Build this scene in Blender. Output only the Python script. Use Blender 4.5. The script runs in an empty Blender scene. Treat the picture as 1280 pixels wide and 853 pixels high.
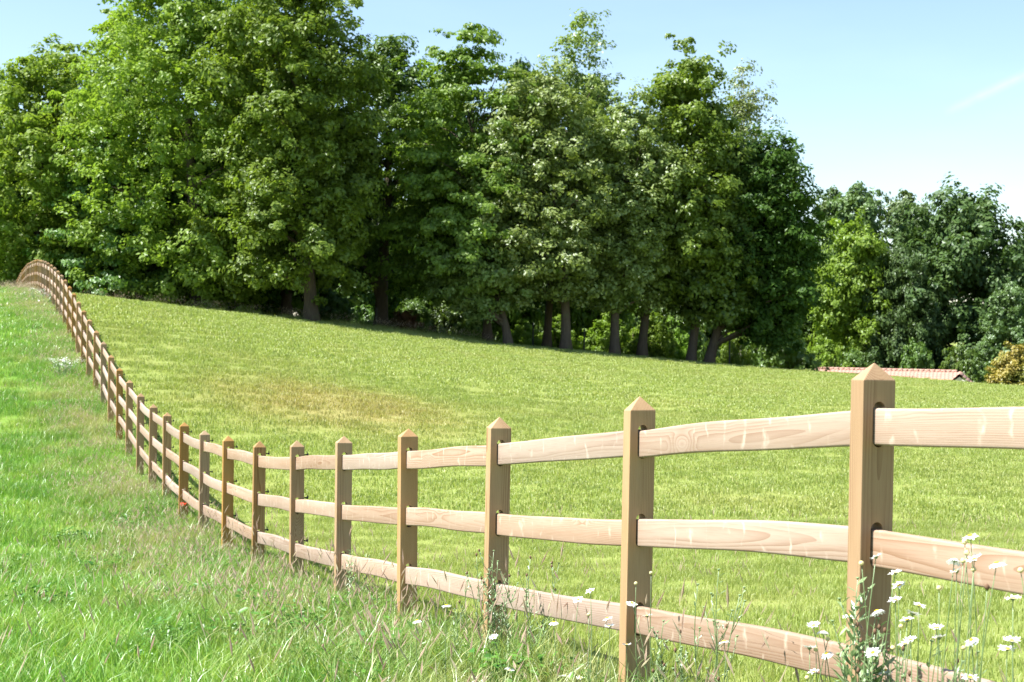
import bpy, bmesh, math, random
import numpy as np
from mathutils import Matrix, Vector

# ------------------------------------------------------------------ camera
F_PX = 1850.0                       # focal length in pixels of the 1280 x 853 photograph
ROLL = math.radians(0.8)
PITCH = math.radians(0.666)
EYE = np.array((0.0, 0.0, 1.42))
scene = bpy.context.scene
COL = scene.collection
cam_data = bpy.data.cameras.new('camera')
cam_data.sensor_width = 36.0
cam_data.lens = 36.0 * F_PX / 1280.0
cam_data.clip_end = 3000.0
cam_data.clip_start = 0.05
cam_data.dof.use_dof = True
cam_data.dof.focus_distance = 8.0
cam_data.dof.aperture_fstop = 8.0
cam = bpy.data.objects.new('camera', cam_data)
COL.objects.link(cam)
cam.matrix_world = Matrix.Translation(Vector(EYE)) @ Matrix.Rotation(math.pi / 2 - PITCH, 4, 'X') @ Matrix.Rotation(ROLL, 4, 'Z')
scene.camera = cam

# ------------------------------------------------------------------ light
SUN_EL = math.radians(57.0)
SUN_AZ = math.radians(257.0)        # clockwise from +Y: the sun stands to the left
sun_dir = Vector((math.sin(SUN_AZ) * math.cos(SUN_EL), math.cos(SUN_AZ) * math.cos(SUN_EL), math.sin(SUN_EL)))
sun_data = bpy.data.lights.new('sun', 'SUN')
sun_data.energy = 5.0
sun_data.angle = math.radians(0.53)
sun_data.color = (1.0, 0.965, 0.90)
sun = bpy.data.objects.new('sun', sun_data)
COL.objects.link(sun)
sun.rotation_euler = sun_dir.to_track_quat('Z', 'Y').to_euler()

scene.view_settings.view_transform = 'Standard'
scene.view_settings.look = 'None'
scene.view_settings.exposure = 1.55
scene.view_settings.gamma = 1.0
scene.view_settings.use_curve_mapping = False
scene.cycles.max_bounces = 4
scene.cycles.diffuse_bounces = 2
scene.cycles.transmission_bounces = 2
scene.cycles.transparent_max_bounces = 4
scene.cycles.use_denoising = True


def ray(px, py):
    """direction through a pixel of the 1280 x 853 photograph, scaled to one metre of depth"""
    u = (px - 640.0) / F_PX
    v = (426.5 - py) / F_PX
    x = u * math.cos(ROLL) - v * math.sin(ROLL)
    z = u * math.sin(ROLL) + v * math.cos(ROLL)
    y = math.cos(PITCH) + z * math.sin(PITCH)
    zz = -math.sin(PITCH) + z * math.cos(PITCH)
    return np.array((x / y, 1.0, zz / y))


def at(px, py, depth):
    return EYE + ray(px, py) * depth


# ------------------------------------------------------------------ world
world = bpy.data.worlds.new('World')
scene.world = world
world.use_nodes = True
wn, wl = world.node_tree.nodes, world.node_tree.links
wn.clear()
w_out = wn.new('ShaderNodeOutputWorld')
w_bg = wn.new('ShaderNodeBackground')
w_sky = wn.new('ShaderNodeTexSky')
w_sky.sky_type = 'NISHITA'
w_sky.sun_disc = False
w_sky.sun_elevation = SUN_EL
w_sky.sun_rotation = SUN_AZ
w_sky.altitude = 50
w_sky.air_density = 1.0
w_sky.dust_density = 0.5
w_sky.ozone_density = 1.15
w_bg.inputs['Strength'].default_value = 0.080
wl.new(w_bg.outputs[0], w_out.inputs[0])
w_tc = wn.new('ShaderNodeTexCoord')


def w_math(op, a, b=None, c=None, clamp=False):
    n = wn.new('ShaderNodeMath')
    n.operation = op
    n.use_clamp = clamp
    for i, v in enumerate((a, b, c)):
        if v is None:
            continue
        if isinstance(v, (int, float)):
            n.inputs[i].default_value = v
        else:
            wl.new(v, n.inputs[i])
    return n.outputs[0]


def w_dot(vec):
    n = wn.new('ShaderNodeVectorMath')
    n.operation = 'DOT_PRODUCT'
    wl.new(w_tc.outputs['Generated'], n.inputs[0])
    n.inputs[1].default_value = vec
    return n.outputs['Value']


w_noise = wn.new('ShaderNodeTexNoise')
w_noise.inputs['Scale'].default_value = 60.0
w_noise.inputs['Detail'].default_value = 5.0
wl.new(w_tc.outputs['Generated'], w_noise.inputs['Vector'])


def vapour_trail(p0, p1, width, gain):
    """a faint straight ice trail across the sky, on the great circle through two directions"""
    a = ray(*p0)
    a /= np.linalg.norm(a)
    b = ray(*p1)
    b /= np.linalg.norm(b)
    n = np.cross(a, b)
    n /= np.linalg.norm(n)
    t = b - a * a.dot(b)
    t /= np.linalg.norm(t)
    off = w_math('ABSOLUTE', w_dot(tuple(n)))
    across = w_math('SUBTRACT', 1.0, w_math('DIVIDE', off, width), clamp=True)
    along = w_math('MULTIPLY', w_math('ADD', w_dot(tuple(t)), 0.004), 60.0, clamp=True)
    m = w_math('MULTIPLY', w_math('MULTIPLY', w_math('POWER', across, 1.4), along), w_noise.outputs['Fac'])
    return w_math('MULTIPLY', m, gain)


tr = vapour_trail((1185, 139), (1280, 94), 0.0048, 1.5)
w_soft = wn.new('ShaderNodeTexNoise')
w_soft.inputs['Scale'].default_value = 5.0
w_soft.inputs['Detail'].default_value = 6.0
w_map = wn.new('ShaderNodeMapping')
w_map.inputs['Scale'].default_value = (1.0, 1.0, 4.0)
wl.new(w_tc.outputs['Generated'], w_map.inputs['Vector'])
wl.new(w_map.outputs[0], w_soft.inputs['Vector'])
tr = w_math('ADD', tr, w_math('MULTIPLY', w_math('SUBTRACT', w_soft.outputs['Fac'], 0.5, clamp=True), 0.7))
w_mix = wn.new('ShaderNodeMix')
w_mix.data_type = 'RGBA'
w_mix.blend_type = 'ADD'
w_mix.inputs['Factor'].default_value = 1.0
w_comb = wn.new('ShaderNodeCombineColor')
for i in range(3):
    wl.new(tr, w_comb.inputs[i])
wl.new(w_sky.outputs[0], w_mix.inputs['A'])
wl.new(w_comb.outputs[0], w_mix.inputs['B'])
wl.new(w_mix.outputs['Result'], w_bg.inputs['Color'])


# ------------------------------------------------------------------ helpers
def link(name, data, parent=None):
    o = bpy.data.objects.new(name, data)
    COL.objects.link(o)
    if parent is not None:
        o.parent = parent
    return o


def tag(o, label=None, cat=None, group=None, kind=None):
    if label:
        o['label'] = label
    if cat:
        o['category'] = cat
    if group:
        o['group'] = group
    if kind:
        o['kind'] = kind
    return o


def empty(name, loc, rz=0.0, label=None, cat=None, group=None):
    o = bpy.data.objects.new(name, None)
    COL.objects.link(o)
    o.location = loc
    o.rotation_euler = (0, 0, rz)
    o.empty_display_size = 0.1
    return tag(o, label, cat, group)


def copy_tree(o, parent=None):
    c = o.copy()
    COL.objects.link(c)
    c.parent = parent
    for ch in o.children:
        copy_tree(ch, c)
    return c


def mesh_np(name, verts, loops, sizes, mat=None, attrs=None, smooth=True, mat_index=None):
    """fast mesh from numpy arrays: vertices, flat loop indices, loop count of each face"""
    verts = np.ascontiguousarray(verts, dtype=np.float32)
    loops = np.ascontiguousarray(loops, dtype=np.int32).ravel()
    sizes = np.ascontiguousarray(sizes, dtype=np.int32)
    me = bpy.data.meshes.new(name)
    me.vertices.add(len(verts))
    me.vertices.foreach_set('co', verts.ravel())
    me.loops.add(len(loops))
    me.loops.foreach_set('vertex_index', loops)
    me.polygons.add(len(sizes))
    starts = np.zeros(len(sizes), dtype=np.int32)
    starts[1:] = np.cumsum(sizes)[:-1]
    me.polygons.foreach_set('loop_start', starts)
    me.polygons.foreach_set('loop_total', sizes)
    me.polygons.foreach_set('use_smooth', np.full(len(sizes), smooth))
    for m in (mat if isinstance(mat, (list, tuple)) else [mat]):
        if m is not None:
            me.materials.append(m)
    if mat_index is not None:
        me.polygons.foreach_set('material_index', np.ascontiguousarray(mat_index, dtype=np.int32))
    me.update(calc_edges=True)
    for k, v in (attrs or {}).items():
        a = me.attributes.new(k, 'FLOAT', 'POINT')
        a.data.foreach_set('value', np.ascontiguousarray(v, dtype=np.float32))
    return me


class MB:
    """collects simple shapes and joins them into one mesh"""

    def __init__(self):
        self.v, self.l, self.s, self.r = [], [], [], []
        self.n = 0

    def add(self, verts, faces, rnd=0.5):
        verts = np.asarray(verts, dtype=float)
        self.v.append(verts)
        for f in faces:
            self.l.extend([i + self.n for i in f])
            self.s.append(len(f))
        self.r.append(np.full(len(verts), rnd))
        self.n += len(verts)

    def tube(self, pts, radii, sides=6, rnd=0.5, cap=True):
        pts = np.asarray(pts, dtype=float)
        n = len(pts)
        tan = np.gradient(pts, axis=0)
        tan /= np.linalg.norm(tan, axis=1)[:, None] + 1e-9
        ref = np.array((0.0, 0.0, 1.0)) if abs(tan[0][2]) < 0.8 else np.array((1.0, 0.0, 0.0))
        verts = []
        a = np.linspace(0, 2 * math.pi, sides, endpoint=False)
        for i in range(n):
            s = np.cross(tan[i], ref)
            s /= np.linalg.norm(s) + 1e-9
            t = np.cross(tan[i], s)
            verts.append(pts[i] + radii[i] * (np.cos(a)[:, None] * s + np.sin(a)[:, None] * t))
        verts = np.concatenate(verts)
        faces = []
        for i in range(n - 1):
            for j in range(sides):
                k = (j + 1) % sides
                faces.append((i * sides + j, i * sides + k, (i + 1) * sides + k, (i + 1) * sides + j))
        if cap:
            faces.append(tuple(range(sides - 1, -1, -1)))
            faces.append(tuple((n - 1) * sides + j for j in range(sides)))
        self.add(verts, faces, rnd)

    def box(self, x0, x1, y0, y1, z0, z1, rnd=0.5):
        v = [(x, y, z) for x in (x0, x1) for y in (y0, y1) for z in (z0, z1)]
        self.add(v, [(0, 1, 3, 2), (4, 6, 7, 5), (0, 4, 5, 1), (2, 3, 7, 6), (0, 2, 6, 4), (1, 5, 7, 3)], rnd)

    def mesh(self, name, mat, smooth=True):
        return mesh_np(name, np.concatenate(self.v), self.l, self.s, mat, {'r': np.concatenate(self.r)}, smooth)


# ------------------------------------------------------------------ materials
class NT:
    """small node-writing helper"""

    def __init__(self, name):
        self.mat = bpy.data.materials.new(name)
        self.mat.use_nodes = True
        self.t = self.mat.node_tree
        self.t.nodes.clear()
        self.out = self.t.nodes.new('ShaderNodeOutputMaterial')

    def n(self, kind, **kw):
        nd = self.t.nodes.new(kind)
        for k, v in kw.items():
            setattr(nd, k, v)
        return nd

    def put(self, sock, v):
        if isinstance(v, bpy.types.NodeSocket):
            self.t.links.new(v, sock)
        elif v is not None:
            if isinstance(v, (tuple, list)) and len(v) == 3 and sock.type == 'RGBA':
                v = (*v, 1.0)
            sock.default_value = v

    def math(self, op, a, b=None, c=None, clamp=False):
        nd = self.n('ShaderNodeMath', operation=op, use_clamp=clamp)
        for i, v in enumerate((a, b, c)):
            self.put(nd.inputs[i], v)
        return nd.outputs[0]

    def vmath(self, op, a, b=None):
        nd = self.n('ShaderNodeVectorMath', operation=op)
        self.put(nd.inputs[0], a)
        self.put(nd.inputs[1], b)
        return nd.outputs['Value'] if op in ('DOT_PRODUCT', 'LENGTH', 'DISTANCE') else nd.outputs['Vector']

    def mix(self, f, a, b, blend='MIX'):
        nd = self.n('ShaderNodeMix', data_type='RGBA', blend_type=blend)
        self.put(nd.inputs['Factor'], f)
        self.put(nd.inputs['A'], a)
        self.put(nd.inputs['B'], b)
        return nd.outputs['Result']

    def noise(self, vec, scale, detail=3.0, rough=0.5, dist=0.0):
        nd = self.n('ShaderNodeTexNoise')
        self.put(nd.inputs['Vector'], vec)
        nd.inputs['Scale'].default_value = scale
        nd.inputs['Detail'].default_value = detail
        nd.inputs['Roughness'].default_value = rough
        nd.inputs['Distortion'].default_value = dist
        return nd.outputs['Fac']

    def ramp(self, f, lo, hi, smooth=True):
        nd = self.n('ShaderNodeMapRange', interpolation_type='SMOOTHSTEP' if smooth else 'LINEAR')
        self.put(nd.inputs['Value'], f)
        nd.inputs['From Min'].default_value = lo
        nd.inputs['From Max'].default_value = hi
        return nd.outputs['Result']

    def mapping(self, vec, scale=(1, 1, 1), loc=None):
        nd = self.n('ShaderNodeMapping')
        self.put(nd.inputs['Vector'], vec)
        nd.inputs['Scale'].default_value = scale
        if loc is not None:
            self.put(nd.inputs['Location'], loc)
        return nd.outputs[0]

    def attr(self, name):
        return self.n('ShaderNodeAttribute', attribute_name=name).outputs['Fac']

    def principled(self, color, rough=0.7, bump=None, strength=0.3, dist=0.01, spec=0.3):
        b = self.n('ShaderNodeBsdfPrincipled')
        self.put(b.inputs['Base Color'], color)
        self.put(b.inputs['Roughness'], rough)
        b.inputs['Specular IOR Level'].default_value = spec
        if bump is not None:
            bn = self.n('ShaderNodeBump')
            bn.inputs['Strength'].default_value = strength
            bn.inputs['Distance'].default_value = dist
            self.put(bn.inputs['Height'], bump)
            self.t.links.new(bn.outputs[0], b.inputs['Normal'])
        self.t.links.new(b.outputs[0], self.out.inputs['Surface'])
        return self.mat

    def leafy(self, color, trans=0.35, tcol=None, gloss=0.05, rough=0.4):
        d = self.n('ShaderNodeBsdfDiffuse')
        self.put(d.inputs['Color'], color)
        t = self.n('ShaderNodeBsdfTranslucent')
        self.put(t.inputs['Color'], tcol if tcol is not None else color)
        m = self.n('ShaderNodeMixShader')
        m.inputs[0].default_value = trans
        self.t.links.new(d.outputs[0], m.inputs[1])
        self.t.links.new(t.outputs[0], m.inputs[2])
        res = m.outputs[0]
        if gloss > 0:
            g = self.n('ShaderNodeBsdfGlossy')
            g.inputs['Roughness'].default_value = rough
            g.inputs['Color'].default_value = (0.9, 0.95, 1.0, 1.0)
            m2 = self.n('ShaderNodeMixShader')
            m2.inputs[0].default_value = gloss
            self.t.links.new(res, m2.inputs[1])
            self.t.links.new(g.outputs[0], m2.inputs[2])
            res = m2.outputs[0]
        self.t.links.new(res, self.out.inputs['Surface'])
        return self.mat


def leaf_material(name, a, b, c, trans=0.35, gloss=0.05):
    """three leaf colours: a and b mixed leaf by leaf, c in patches through the crown"""
    nt = NT(name)
    r = nt.attr('r')
    col = nt.mix(r, a, b)
    pos = nt.n('ShaderNodeNewGeometry').outputs['Position']
    patch = nt.ramp(nt.noise(pos, 0.55, 2.0), 0.42, 0.68)
    col = nt.mix(patch, col, c)
    rnd = nt.n('ShaderNodeObjectInfo').outputs['Random']
    hsv = nt.n('ShaderNodeHueSaturation')
    nt.put(hsv.inputs['Color'], col)
    nt.put(hsv.inputs['Hue'], nt.math('ADD', 0.488, nt.math('MULTIPLY', rnd, 0.024)))
    nt.put(hsv.inputs['Value'], nt.math('ADD', 0.88, nt.math('MULTIPLY', rnd, 0.24)))
    tcol = nt.mix(0.6, hsv.outputs[0], (1.25, 1.35, 0.35), 'MULTIPLY')
    return nt.leafy(hsv.outputs[0], trans, tcol, gloss)


FENCE_STEP = np.array((-0.648, 1.761))
FENCE_DIR = FENCE_STEP / np.linalg.norm(FENCE_STEP)
FENCE_NRM = np.array((FENCE_DIR[1], -FENCE_DIR[0]))     # points into the field
P1 = np.array((1.2045, 4.93))


def grass_colour(nt, blade):
    """meadow, verge and pasture colours by place on the ground; shared by ground and blades"""
    pos = nt.n('ShaderNodeNewGeometry').outputs['Position']
    rel = nt.vmath('SUBTRACT', pos, (P1[0], P1[1], 0.0))
    side = nt.vmath('DOT_PRODUCT', rel, (FENCE_NRM[0], FENCE_NRM[1], 0.0))
    n_big = nt.noise(pos, 0.22, 4.0, 0.55)
    n_mid = nt.noise(pos, 1.1, 4.0, 0.6)
    n_fine = nt.noise(pos, 6.0, 3.0, 0.6)
    lush = nt.mix(nt.ramp(n_mid, 0.38, 0.66), (0.150, 0.295, 0.046), (0.230, 0.360, 0.066))
    lush = nt.mix(nt.ramp(n_big, 0.52, 0.70), lush, (0.25, 0.34, 0.070))
    field = nt.mix(nt.ramp(n_mid, 0.35, 0.68), (0.262, 0.325, 0.082), (0.292, 0.350, 0.095))
    field = nt.mix(nt.math('MULTIPLY', nt.ramp(n_big, 0.42, 0.78), 0.40), field, (0.35, 0.345, 0.12))
    field = nt.mix(nt.math('MULTIPLY', nt.ramp(n_fine, 0.52, 0.75), 0.35), field, (0.40, 0.35, 0.15))
    # a strip of withered grass part-way down the slope of the pasture
    dry_c = at(430, 512, 38.0)
    dry = nt.vmath('LENGTH', nt.mapping(nt.vmath('SUBTRACT', pos, tuple(dry_c)), (0.17, 0.11, 0.0)))
    dry = nt.math('MULTIPLY', nt.math('SUBTRACT', 1.0, dry, clamp=True), nt.math('ADD', 0.35, n_mid))
    field = nt.mix(nt.ramp(dry, 0.12, 0.75), field, (0.36, 0.32, 0.115))
    verge = nt.mix(nt.ramp(n_mid, 0.42, 0.62), (0.19, 0.30, 0.07), (0.33, 0.35, 0.14))
    wob = nt.math('ADD', side, nt.math('MULTIPLY', nt.math('SUBTRACT', n_mid, 0.5), 2.2))
    is_verge = nt.math('MULTIPLY', nt.ramp(wob, -1.9, -0.7), nt.ramp(n_big, 0.34, 0.56))
    col = nt.mix(is_verge, lush, verge)
    col = nt.mix(nt.ramp(wob, 0.1, 0.7), col, field)
    if blade:
        r = nt.attr('r')
        col = nt.mix(nt.ramp(r, 0.86, 1.02), col, (0.46, 0.42, 0.20))
        hsv = nt.n('ShaderNodeHueSaturation')
        nt.put(hsv.inputs['Color'], col)
        nt.put(hsv.inputs['Hue'], nt.math('ADD', 0.485, nt.math('MULTIPLY', r, 0.03)))
        nt.put(hsv.inputs['Value'], nt.math('ADD', 0.88, nt.math('MULTIPLY', r, 0.26)))
        col = hsv.outputs[0]
    return col, n_fine


nt = NT('turf')
c, h = grass_colour(nt, False)
c = nt.mix(1.0, c, (0.66, 0.66, 0.66), 'MULTIPLY')      # thatch and soil tone, with the blades' self-shade darkened into the colour
M_GROUND = nt.principled(c, 0.95, h, 0.6, 0.05, 0.05)
nt = NT('grass_blade')
c, h = grass_colour(nt, True)
M_GRASS = nt.leafy(c, 0.38, nt.mix(1.0, c, (1.1, 1.2, 0.5), 'MULTIPLY'), 0.025, 0.45)
nt = NT('meadow_blade')
c, h = grass_colour(nt, True)
M_MEADOW = nt.leafy(c, 0.38, nt.mix(1.0, c, (1.1, 1.2, 0.5), 'MULTIPLY'), 0.035, 0.38)
nt = NT('seed_head')
r = nt.attr('r')
M_SEED = nt.leafy(nt.mix(r, (0.52, 0.38, 0.30), (0.66, 0.60, 0.42)), 0.45, None, 0.0)
nt = NT('weed_green')
r = nt.attr('r')
M_WEED = nt.leafy(nt.mix(r, (0.19, 0.28, 0.10), (0.29, 0.39, 0.19)), 0.3, None, 0.06)
nt = NT('herb_green')
r = nt.attr('r')
M_HERB = nt.leafy(nt.mix(r, (0.055, 0.16, 0.028), (0.12, 0.25, 0.03)), 0.3, None, 0.03)
nt = NT('petal_white')
M_PETAL = nt.leafy((0.82, 0.82, 0.80), 0.25, None, 0.0)
nt = NT('daisy_disc')
pos = nt.n('ShaderNodeTexCoord').outputs['Object']
M_DISC = nt.principled(nt.mix(nt.noise(pos, 300.0), (0.72, 0.42, 0.01), (0.85, 0.62, 0.04)), 0.8, nt.noise(pos, 400.0), 0.5, 0.002)
nt = NT('bud_brown')
pos = nt.n('ShaderNodeTexCoord').outputs['Object']
M_BUD = nt.principled(nt.mix(nt.noise(pos, 200.0), (0.10, 0.045, 0.035), (0.20, 0.13, 0.07)), 0.8)
nt = NT('bud_yellow')
pos = nt.n('ShaderNodeTexCoord').outputs['Object']
M_BUDY = nt.principled(nt.mix(nt.noise(pos, 200.0), (0.45, 0.40, 0.14), (0.70, 0.62, 0.36)), 0.8)
nt = NT('poppy_red')
M_POPPY = nt.leafy((0.70, 0.045, 0.02), 0.35, None, 0.02)


def wood_material(name, light, mid, dark, axis, chatter):
    """softwood: rings cut along the length, knots, fine fibre, drying cracks"""
    nt = NT(name)
    obj_c = nt.n('ShaderNodeTexCoord').outputs['Object']
    rnd = nt.n('ShaderNodeObjectInfo').outputs['Random']
    off = nt.n('ShaderNodeCombineXYZ')
    nt.put(off.inputs[0], nt.math('MULTIPLY', rnd, 37.0))
    nt.put(off.inputs[1], nt.math('MULTIPLY', rnd, 53.0))
    nt.put(off.inputs[2], nt.math('MULTIPLY', rnd, 71.0))
    base = nt.vmath('ADD', obj_c, off.outputs[0])
    st = [1.0, 1.0, 1.0]
    st[axis] = 0.09
    long_c = nt.mapping(base, tuple(st))
    # knots: a sparse cell pattern stretched a little along the grain
    kt = [1.0, 1.0, 1.0]
    kt[axis] = 0.42
    vor = nt.n('ShaderNodeTexVoronoi')
    nt.put(vor.inputs['Vector'], nt.mapping(base, tuple(kt)))
    vor.inputs['Scale'].default_value = 4.2
    near = nt.math('SUBTRACT', 1.0, nt.math('MULTIPLY', vor.outputs['Distance'], 3.2), clamp=True)
    swirl = nt.math('MULTIPLY', nt.math('POWER', near, 1.6), 0.055)
    warp = nt.noise(long_c, 7.0, 2.0)
    sep = nt.n('ShaderNodeSeparateXYZ')
    nt.put(sep.inputs[0], obj_c)
    oth = [i for i in range(3) if i != axis]
    ca = nt.math('ADD', sep.outputs[oth[0]], nt.math('ADD', 0.03, nt.math('MULTIPLY', rnd, 0.05)))
    cb = nt.math('ADD', sep.outputs[oth[1]], nt.math('SUBTRACT', nt.math('MULTIPLY', rnd, 0.10), 0.09))
    rad = nt.math('SQRT', nt.math('ADD', nt.math('MULTIPLY', ca, ca), nt.math('MULTIPLY', cb, cb)))
    rad = nt.math('ADD', rad, nt.math('ADD', swirl, nt.math('MULTIPLY', warp, 0.045)))
    ring = nt.math('FRACT', nt.math('MULTIPLY', rad, 150.0))
    ring = nt.math('MULTIPLY', ring, ring)
    ring = nt.math('MULTIPLY', ring, nt.ramp(nt.noise(long_c, 11.0, 2.0), 0.30, 0.65))
    fibre = nt.noise(nt.mapping(base, tuple(0.03 if i == axis else 1.0 for i in range(3))), 260.0, 2.0)
    tone = nt.noise(long_c, 3.2, 3.0)
    col = nt.mix(nt.ramp(tone, 0.3, 0.7), light, mid)
    col = nt.mix(nt.math('MULTIPLY', ring, 0.85), col, dark)
    col = nt.mix(nt.math('MULTIPLY', nt.ramp(fibre, 0.45, 0.75), 0.25), col, dark)
    knot = nt.ramp(near, 0.80, 0.93)
    col = nt.mix(nt.math('MULTIPLY', knot, 0.75), col, (0.20, 0.10, 0.045))
    halo = nt.math('MULTIPLY', nt.ramp(near, 0.45, 0.75), nt.math('SUBTRACT', 1.0, knot))
    col = nt.mix(nt.math('MULTIPLY', halo, 0.35), col, light)
    crack = nt.noise(nt.mapping(base, tuple(0.035 if i == axis else 1.0 for i in range(3))), 24.0, 1.0)
    crack = nt.math('SUBTRACT', 1.0, nt.math('MULTIPLY', nt.math('ABSOLUTE', nt.math('SUBTRACT', crack, 0.5)), 260.0), clamp=True)
    crack = nt.math('MULTIPLY', crack, nt.ramp(nt.noise(long_c, 5.0, 1.0), 0.60, 0.66))
    col = nt.mix(nt.math('MULTIPLY', crack, 0.85), col, (0.05, 0.032, 0.02))
    bump = nt.math('ADD', nt.math('MULTIPLY', ring, 0.35), nt.math('MULTIPLY', fibre, 0.5))
    bump = nt.math('SUBTRACT', bump, nt.math('MULTIPLY', crack, 2.0))
    if chatter:
        cx = nt.math('ADD', sep.outputs[axis], nt.math('MULTIPLY', nt.noise(base, 5.0, 3.0), 0.30))
        band = nt.math('ABSOLUTE', nt.math('SUBTRACT', nt.math('FRACT', nt.math('MULTIPLY', cx, 6.5)), 0.5))
        band = nt.math('SUBTRACT', 1.0, nt.math('MULTIPLY', band, 9.0), clamp=True)
        band = nt.math('MULTIPLY', band, nt.ramp(nt.noise(base, 14.0, 3.0), 0.46, 0.70))
        col = nt.mix(nt.math('MULTIPLY', band, 0.50), col, (0.66, 0.56, 0.46))
        bump = nt.math('ADD', bump, nt.math('MULTIPLY', band, 1.2))
    hsv = nt.n('ShaderNodeHueSaturation')
    nt.put(hsv.inputs['Color'], col)
    nt.put(hsv.inputs['Saturation'], nt.math('ADD', 0.80, nt.math('MULTIPLY', nt.math('FRACT', nt.math('MULTIPLY', rnd, 7.3)), 0.35)))
    nt.put(hsv.inputs['Value'], nt.math('ADD', 0.86, nt.math('MULTIPLY', nt.math('FRACT', nt.math('MULTIPLY', rnd, 13.7)), 0.26)))
    return nt.principled(hsv.outputs[0], 0.62, bump, 0.35, 0.0015, 0.3)


M_RAIL = wood_material('rail_wood', (0.39, 0.290, 0.226), (0.325, 0.228, 0.166), (0.215, 0.120, 0.070), 0, True)
M_POST = wood_material('post_wood', (0.41, 0.258, 0.122), (0.345, 0.195, 0.075), (0.20, 0.088, 0.024), 2, False)
nt = NT('black_plastic')
pos = nt.n('ShaderNodeTexCoord').outputs['Object']
M_BLACK = nt.principled(nt.mix(nt.noise(pos, 40.0), (0.018, 0.018, 0.020), (0.030, 0.030, 0.032)), 0.5)
nt = NT('stake_metal')
pos = nt.n('ShaderNodeTexCoord').outputs['Object']
M_STAKE = nt.principled(nt.mix(nt.noise(pos, 8.0), (0.030, 0.035, 0.032), (0.07, 0.07, 0.06)), 0.6)


def bark_material(name, a, b):
    nt = NT(name)
    pos = nt.n('ShaderNodeTexCoord').outputs['Object']
    n = nt.noise(nt.mapping(pos, (1, 1, 0.18)), 9.0, 4.0, 0.65)
    m = nt.noise(pos, 1.6, 3.0)
    return nt.principled(nt.mix(nt.ramp(m, 0.55, 0.75), nt.mix(n, a, b), (0.10, 0.12, 0.06)), 0.95, n, 0.8, 0.05, 0.1)


M_BARK = bark_material('bark', (0.050, 0.038, 0.028), (0.16, 0.125, 0.095))
M_BARK_PALE = bark_material('bark_pale', (0.12, 0.10, 0.08), (0.40, 0.37, 0.33))

L_BRIGHT = leaf_material('leaf_bright', (0.170, 0.255, 0.036), (0.240, 0.320, 0.055), (0.200, 0.285, 0.040), 0.48, 0.015)
L_MAPLE = leaf_material('leaf_maple', (0.125, 0.215, 0.030), (0.195, 0.280, 0.048), (0.155, 0.245, 0.033), 0.46, 0.018)
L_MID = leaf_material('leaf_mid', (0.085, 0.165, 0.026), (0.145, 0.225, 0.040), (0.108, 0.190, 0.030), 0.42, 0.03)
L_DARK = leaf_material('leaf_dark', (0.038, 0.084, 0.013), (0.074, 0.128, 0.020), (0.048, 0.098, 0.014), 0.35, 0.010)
L_PALE = leaf_material('leaf_pale', (0.165, 0.235, 0.055), (0.250, 0.315, 0.100), (0.190, 0.260, 0.062), 0.40, 0.03)
L_OAK = leaf_material('leaf_oak', (0.052, 0.098, 0.028), (0.094, 0.145, 0.042), (0.064, 0.114, 0.031), 0.30, 0.015)
L_BIRCH = leaf_material('leaf_birch', (0.14, 0.18, 0.05), (0.22, 0.25, 0.09), (0.17, 0.20, 0.06), 0.35, 0.04)
L_LIME = leaf_material('leaf_lime', (0.145, 0.255, 0.030), (0.22, 0.33, 0.048), (0.185, 0.295, 0.036), 0.45, 0.015)
L_GREY = leaf_material('leaf_grey', (0.085, 0.140, 0.040), (0.13, 0.19, 0.055), (0.10, 0.16, 0.045), 0.32, 0.03)
L_RUST = leaf_material('leaf_rust', (0.27, 0.215, 0.045), (0.34, 0.25, 0.07), (0.22, 0.22, 0.045), 0.32, 0.03)
L_BROWN = leaf_material('leaf_brown', (0.13, 0.065, 0.03), (0.19, 0.10, 0.05), (0.07, 0.08, 0.03), 0.3, 0.03)

# ------------------------------------------------------------------ terrain
APEX = {1: (1092, 453), 2: (800, 495), 3: (624, 521), 4: (510, 535.5), 5: (430, 545), 6: (371.5, 550.5), 7: (324.5, 551), 8: (285.5, 544.5),
        9: (256, 538), 10: (230.5, 528), 11: (209, 515.5), 12: (192, 505), 13: (176, 491.5), 14: (162, 475), 15: (149.6, 460), 16: (139, 443.6),
        17: (129.6, 426.8), 18: (120.6, 412.8), 19: (112, 398.8), 20: (105, 387.5), 21: (98.5, 376.6), 22: (92.7, 366), 23: (87, 357.4),
        24: (81.6, 349.2), 25: (77, 343.3), 26: (72.5, 338), 27: (68.3, 333.6), 28: (64.2, 330.4), 29: (60.2, 328), 30: (56.8, 326.3),
        31: (53.7, 325.2), 34: (47, 324.0), 36: (43, 325), 40: (34.5, 329.5), 44: (28, 337.5), 48: (22, 349)}
POST_H = 1.44                       # apex above the ground
N_POST = 48
ks = np.arange(-1, N_POST + 1)
depth_k = P1[1] + FENCE_STEP[1] * (ks - 1)
kk = np.array(sorted(APEX))
ax = np.array([at(*APEX[k], P1[1] + FENCE_STEP[1] * (k - 1))[0] for k in kk])
az = np.array([at(*APEX[k], P1[1] + FENCE_STEP[1] * (k - 1))[2] for k in kk])
post_x = np.interp(ks, kk, ax)
post_z = np.interp(ks, kk, az)
for i, k in enumerate(ks):
    if k < 1:
        post_x[i] = ax[0] - FENCE_STEP[0] * (1 - k)
        post_z[i] = az[0] + 0.13 * (1 - k)


def fence_x(y):
    return P1[0] + FENCE_STEP[0] / FENCE_STEP[1] * (np.asarray(y, float) - P1[1])


def fence_ground(y):
    return np.interp(y, depth_k, post_z) - POST_H


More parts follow.
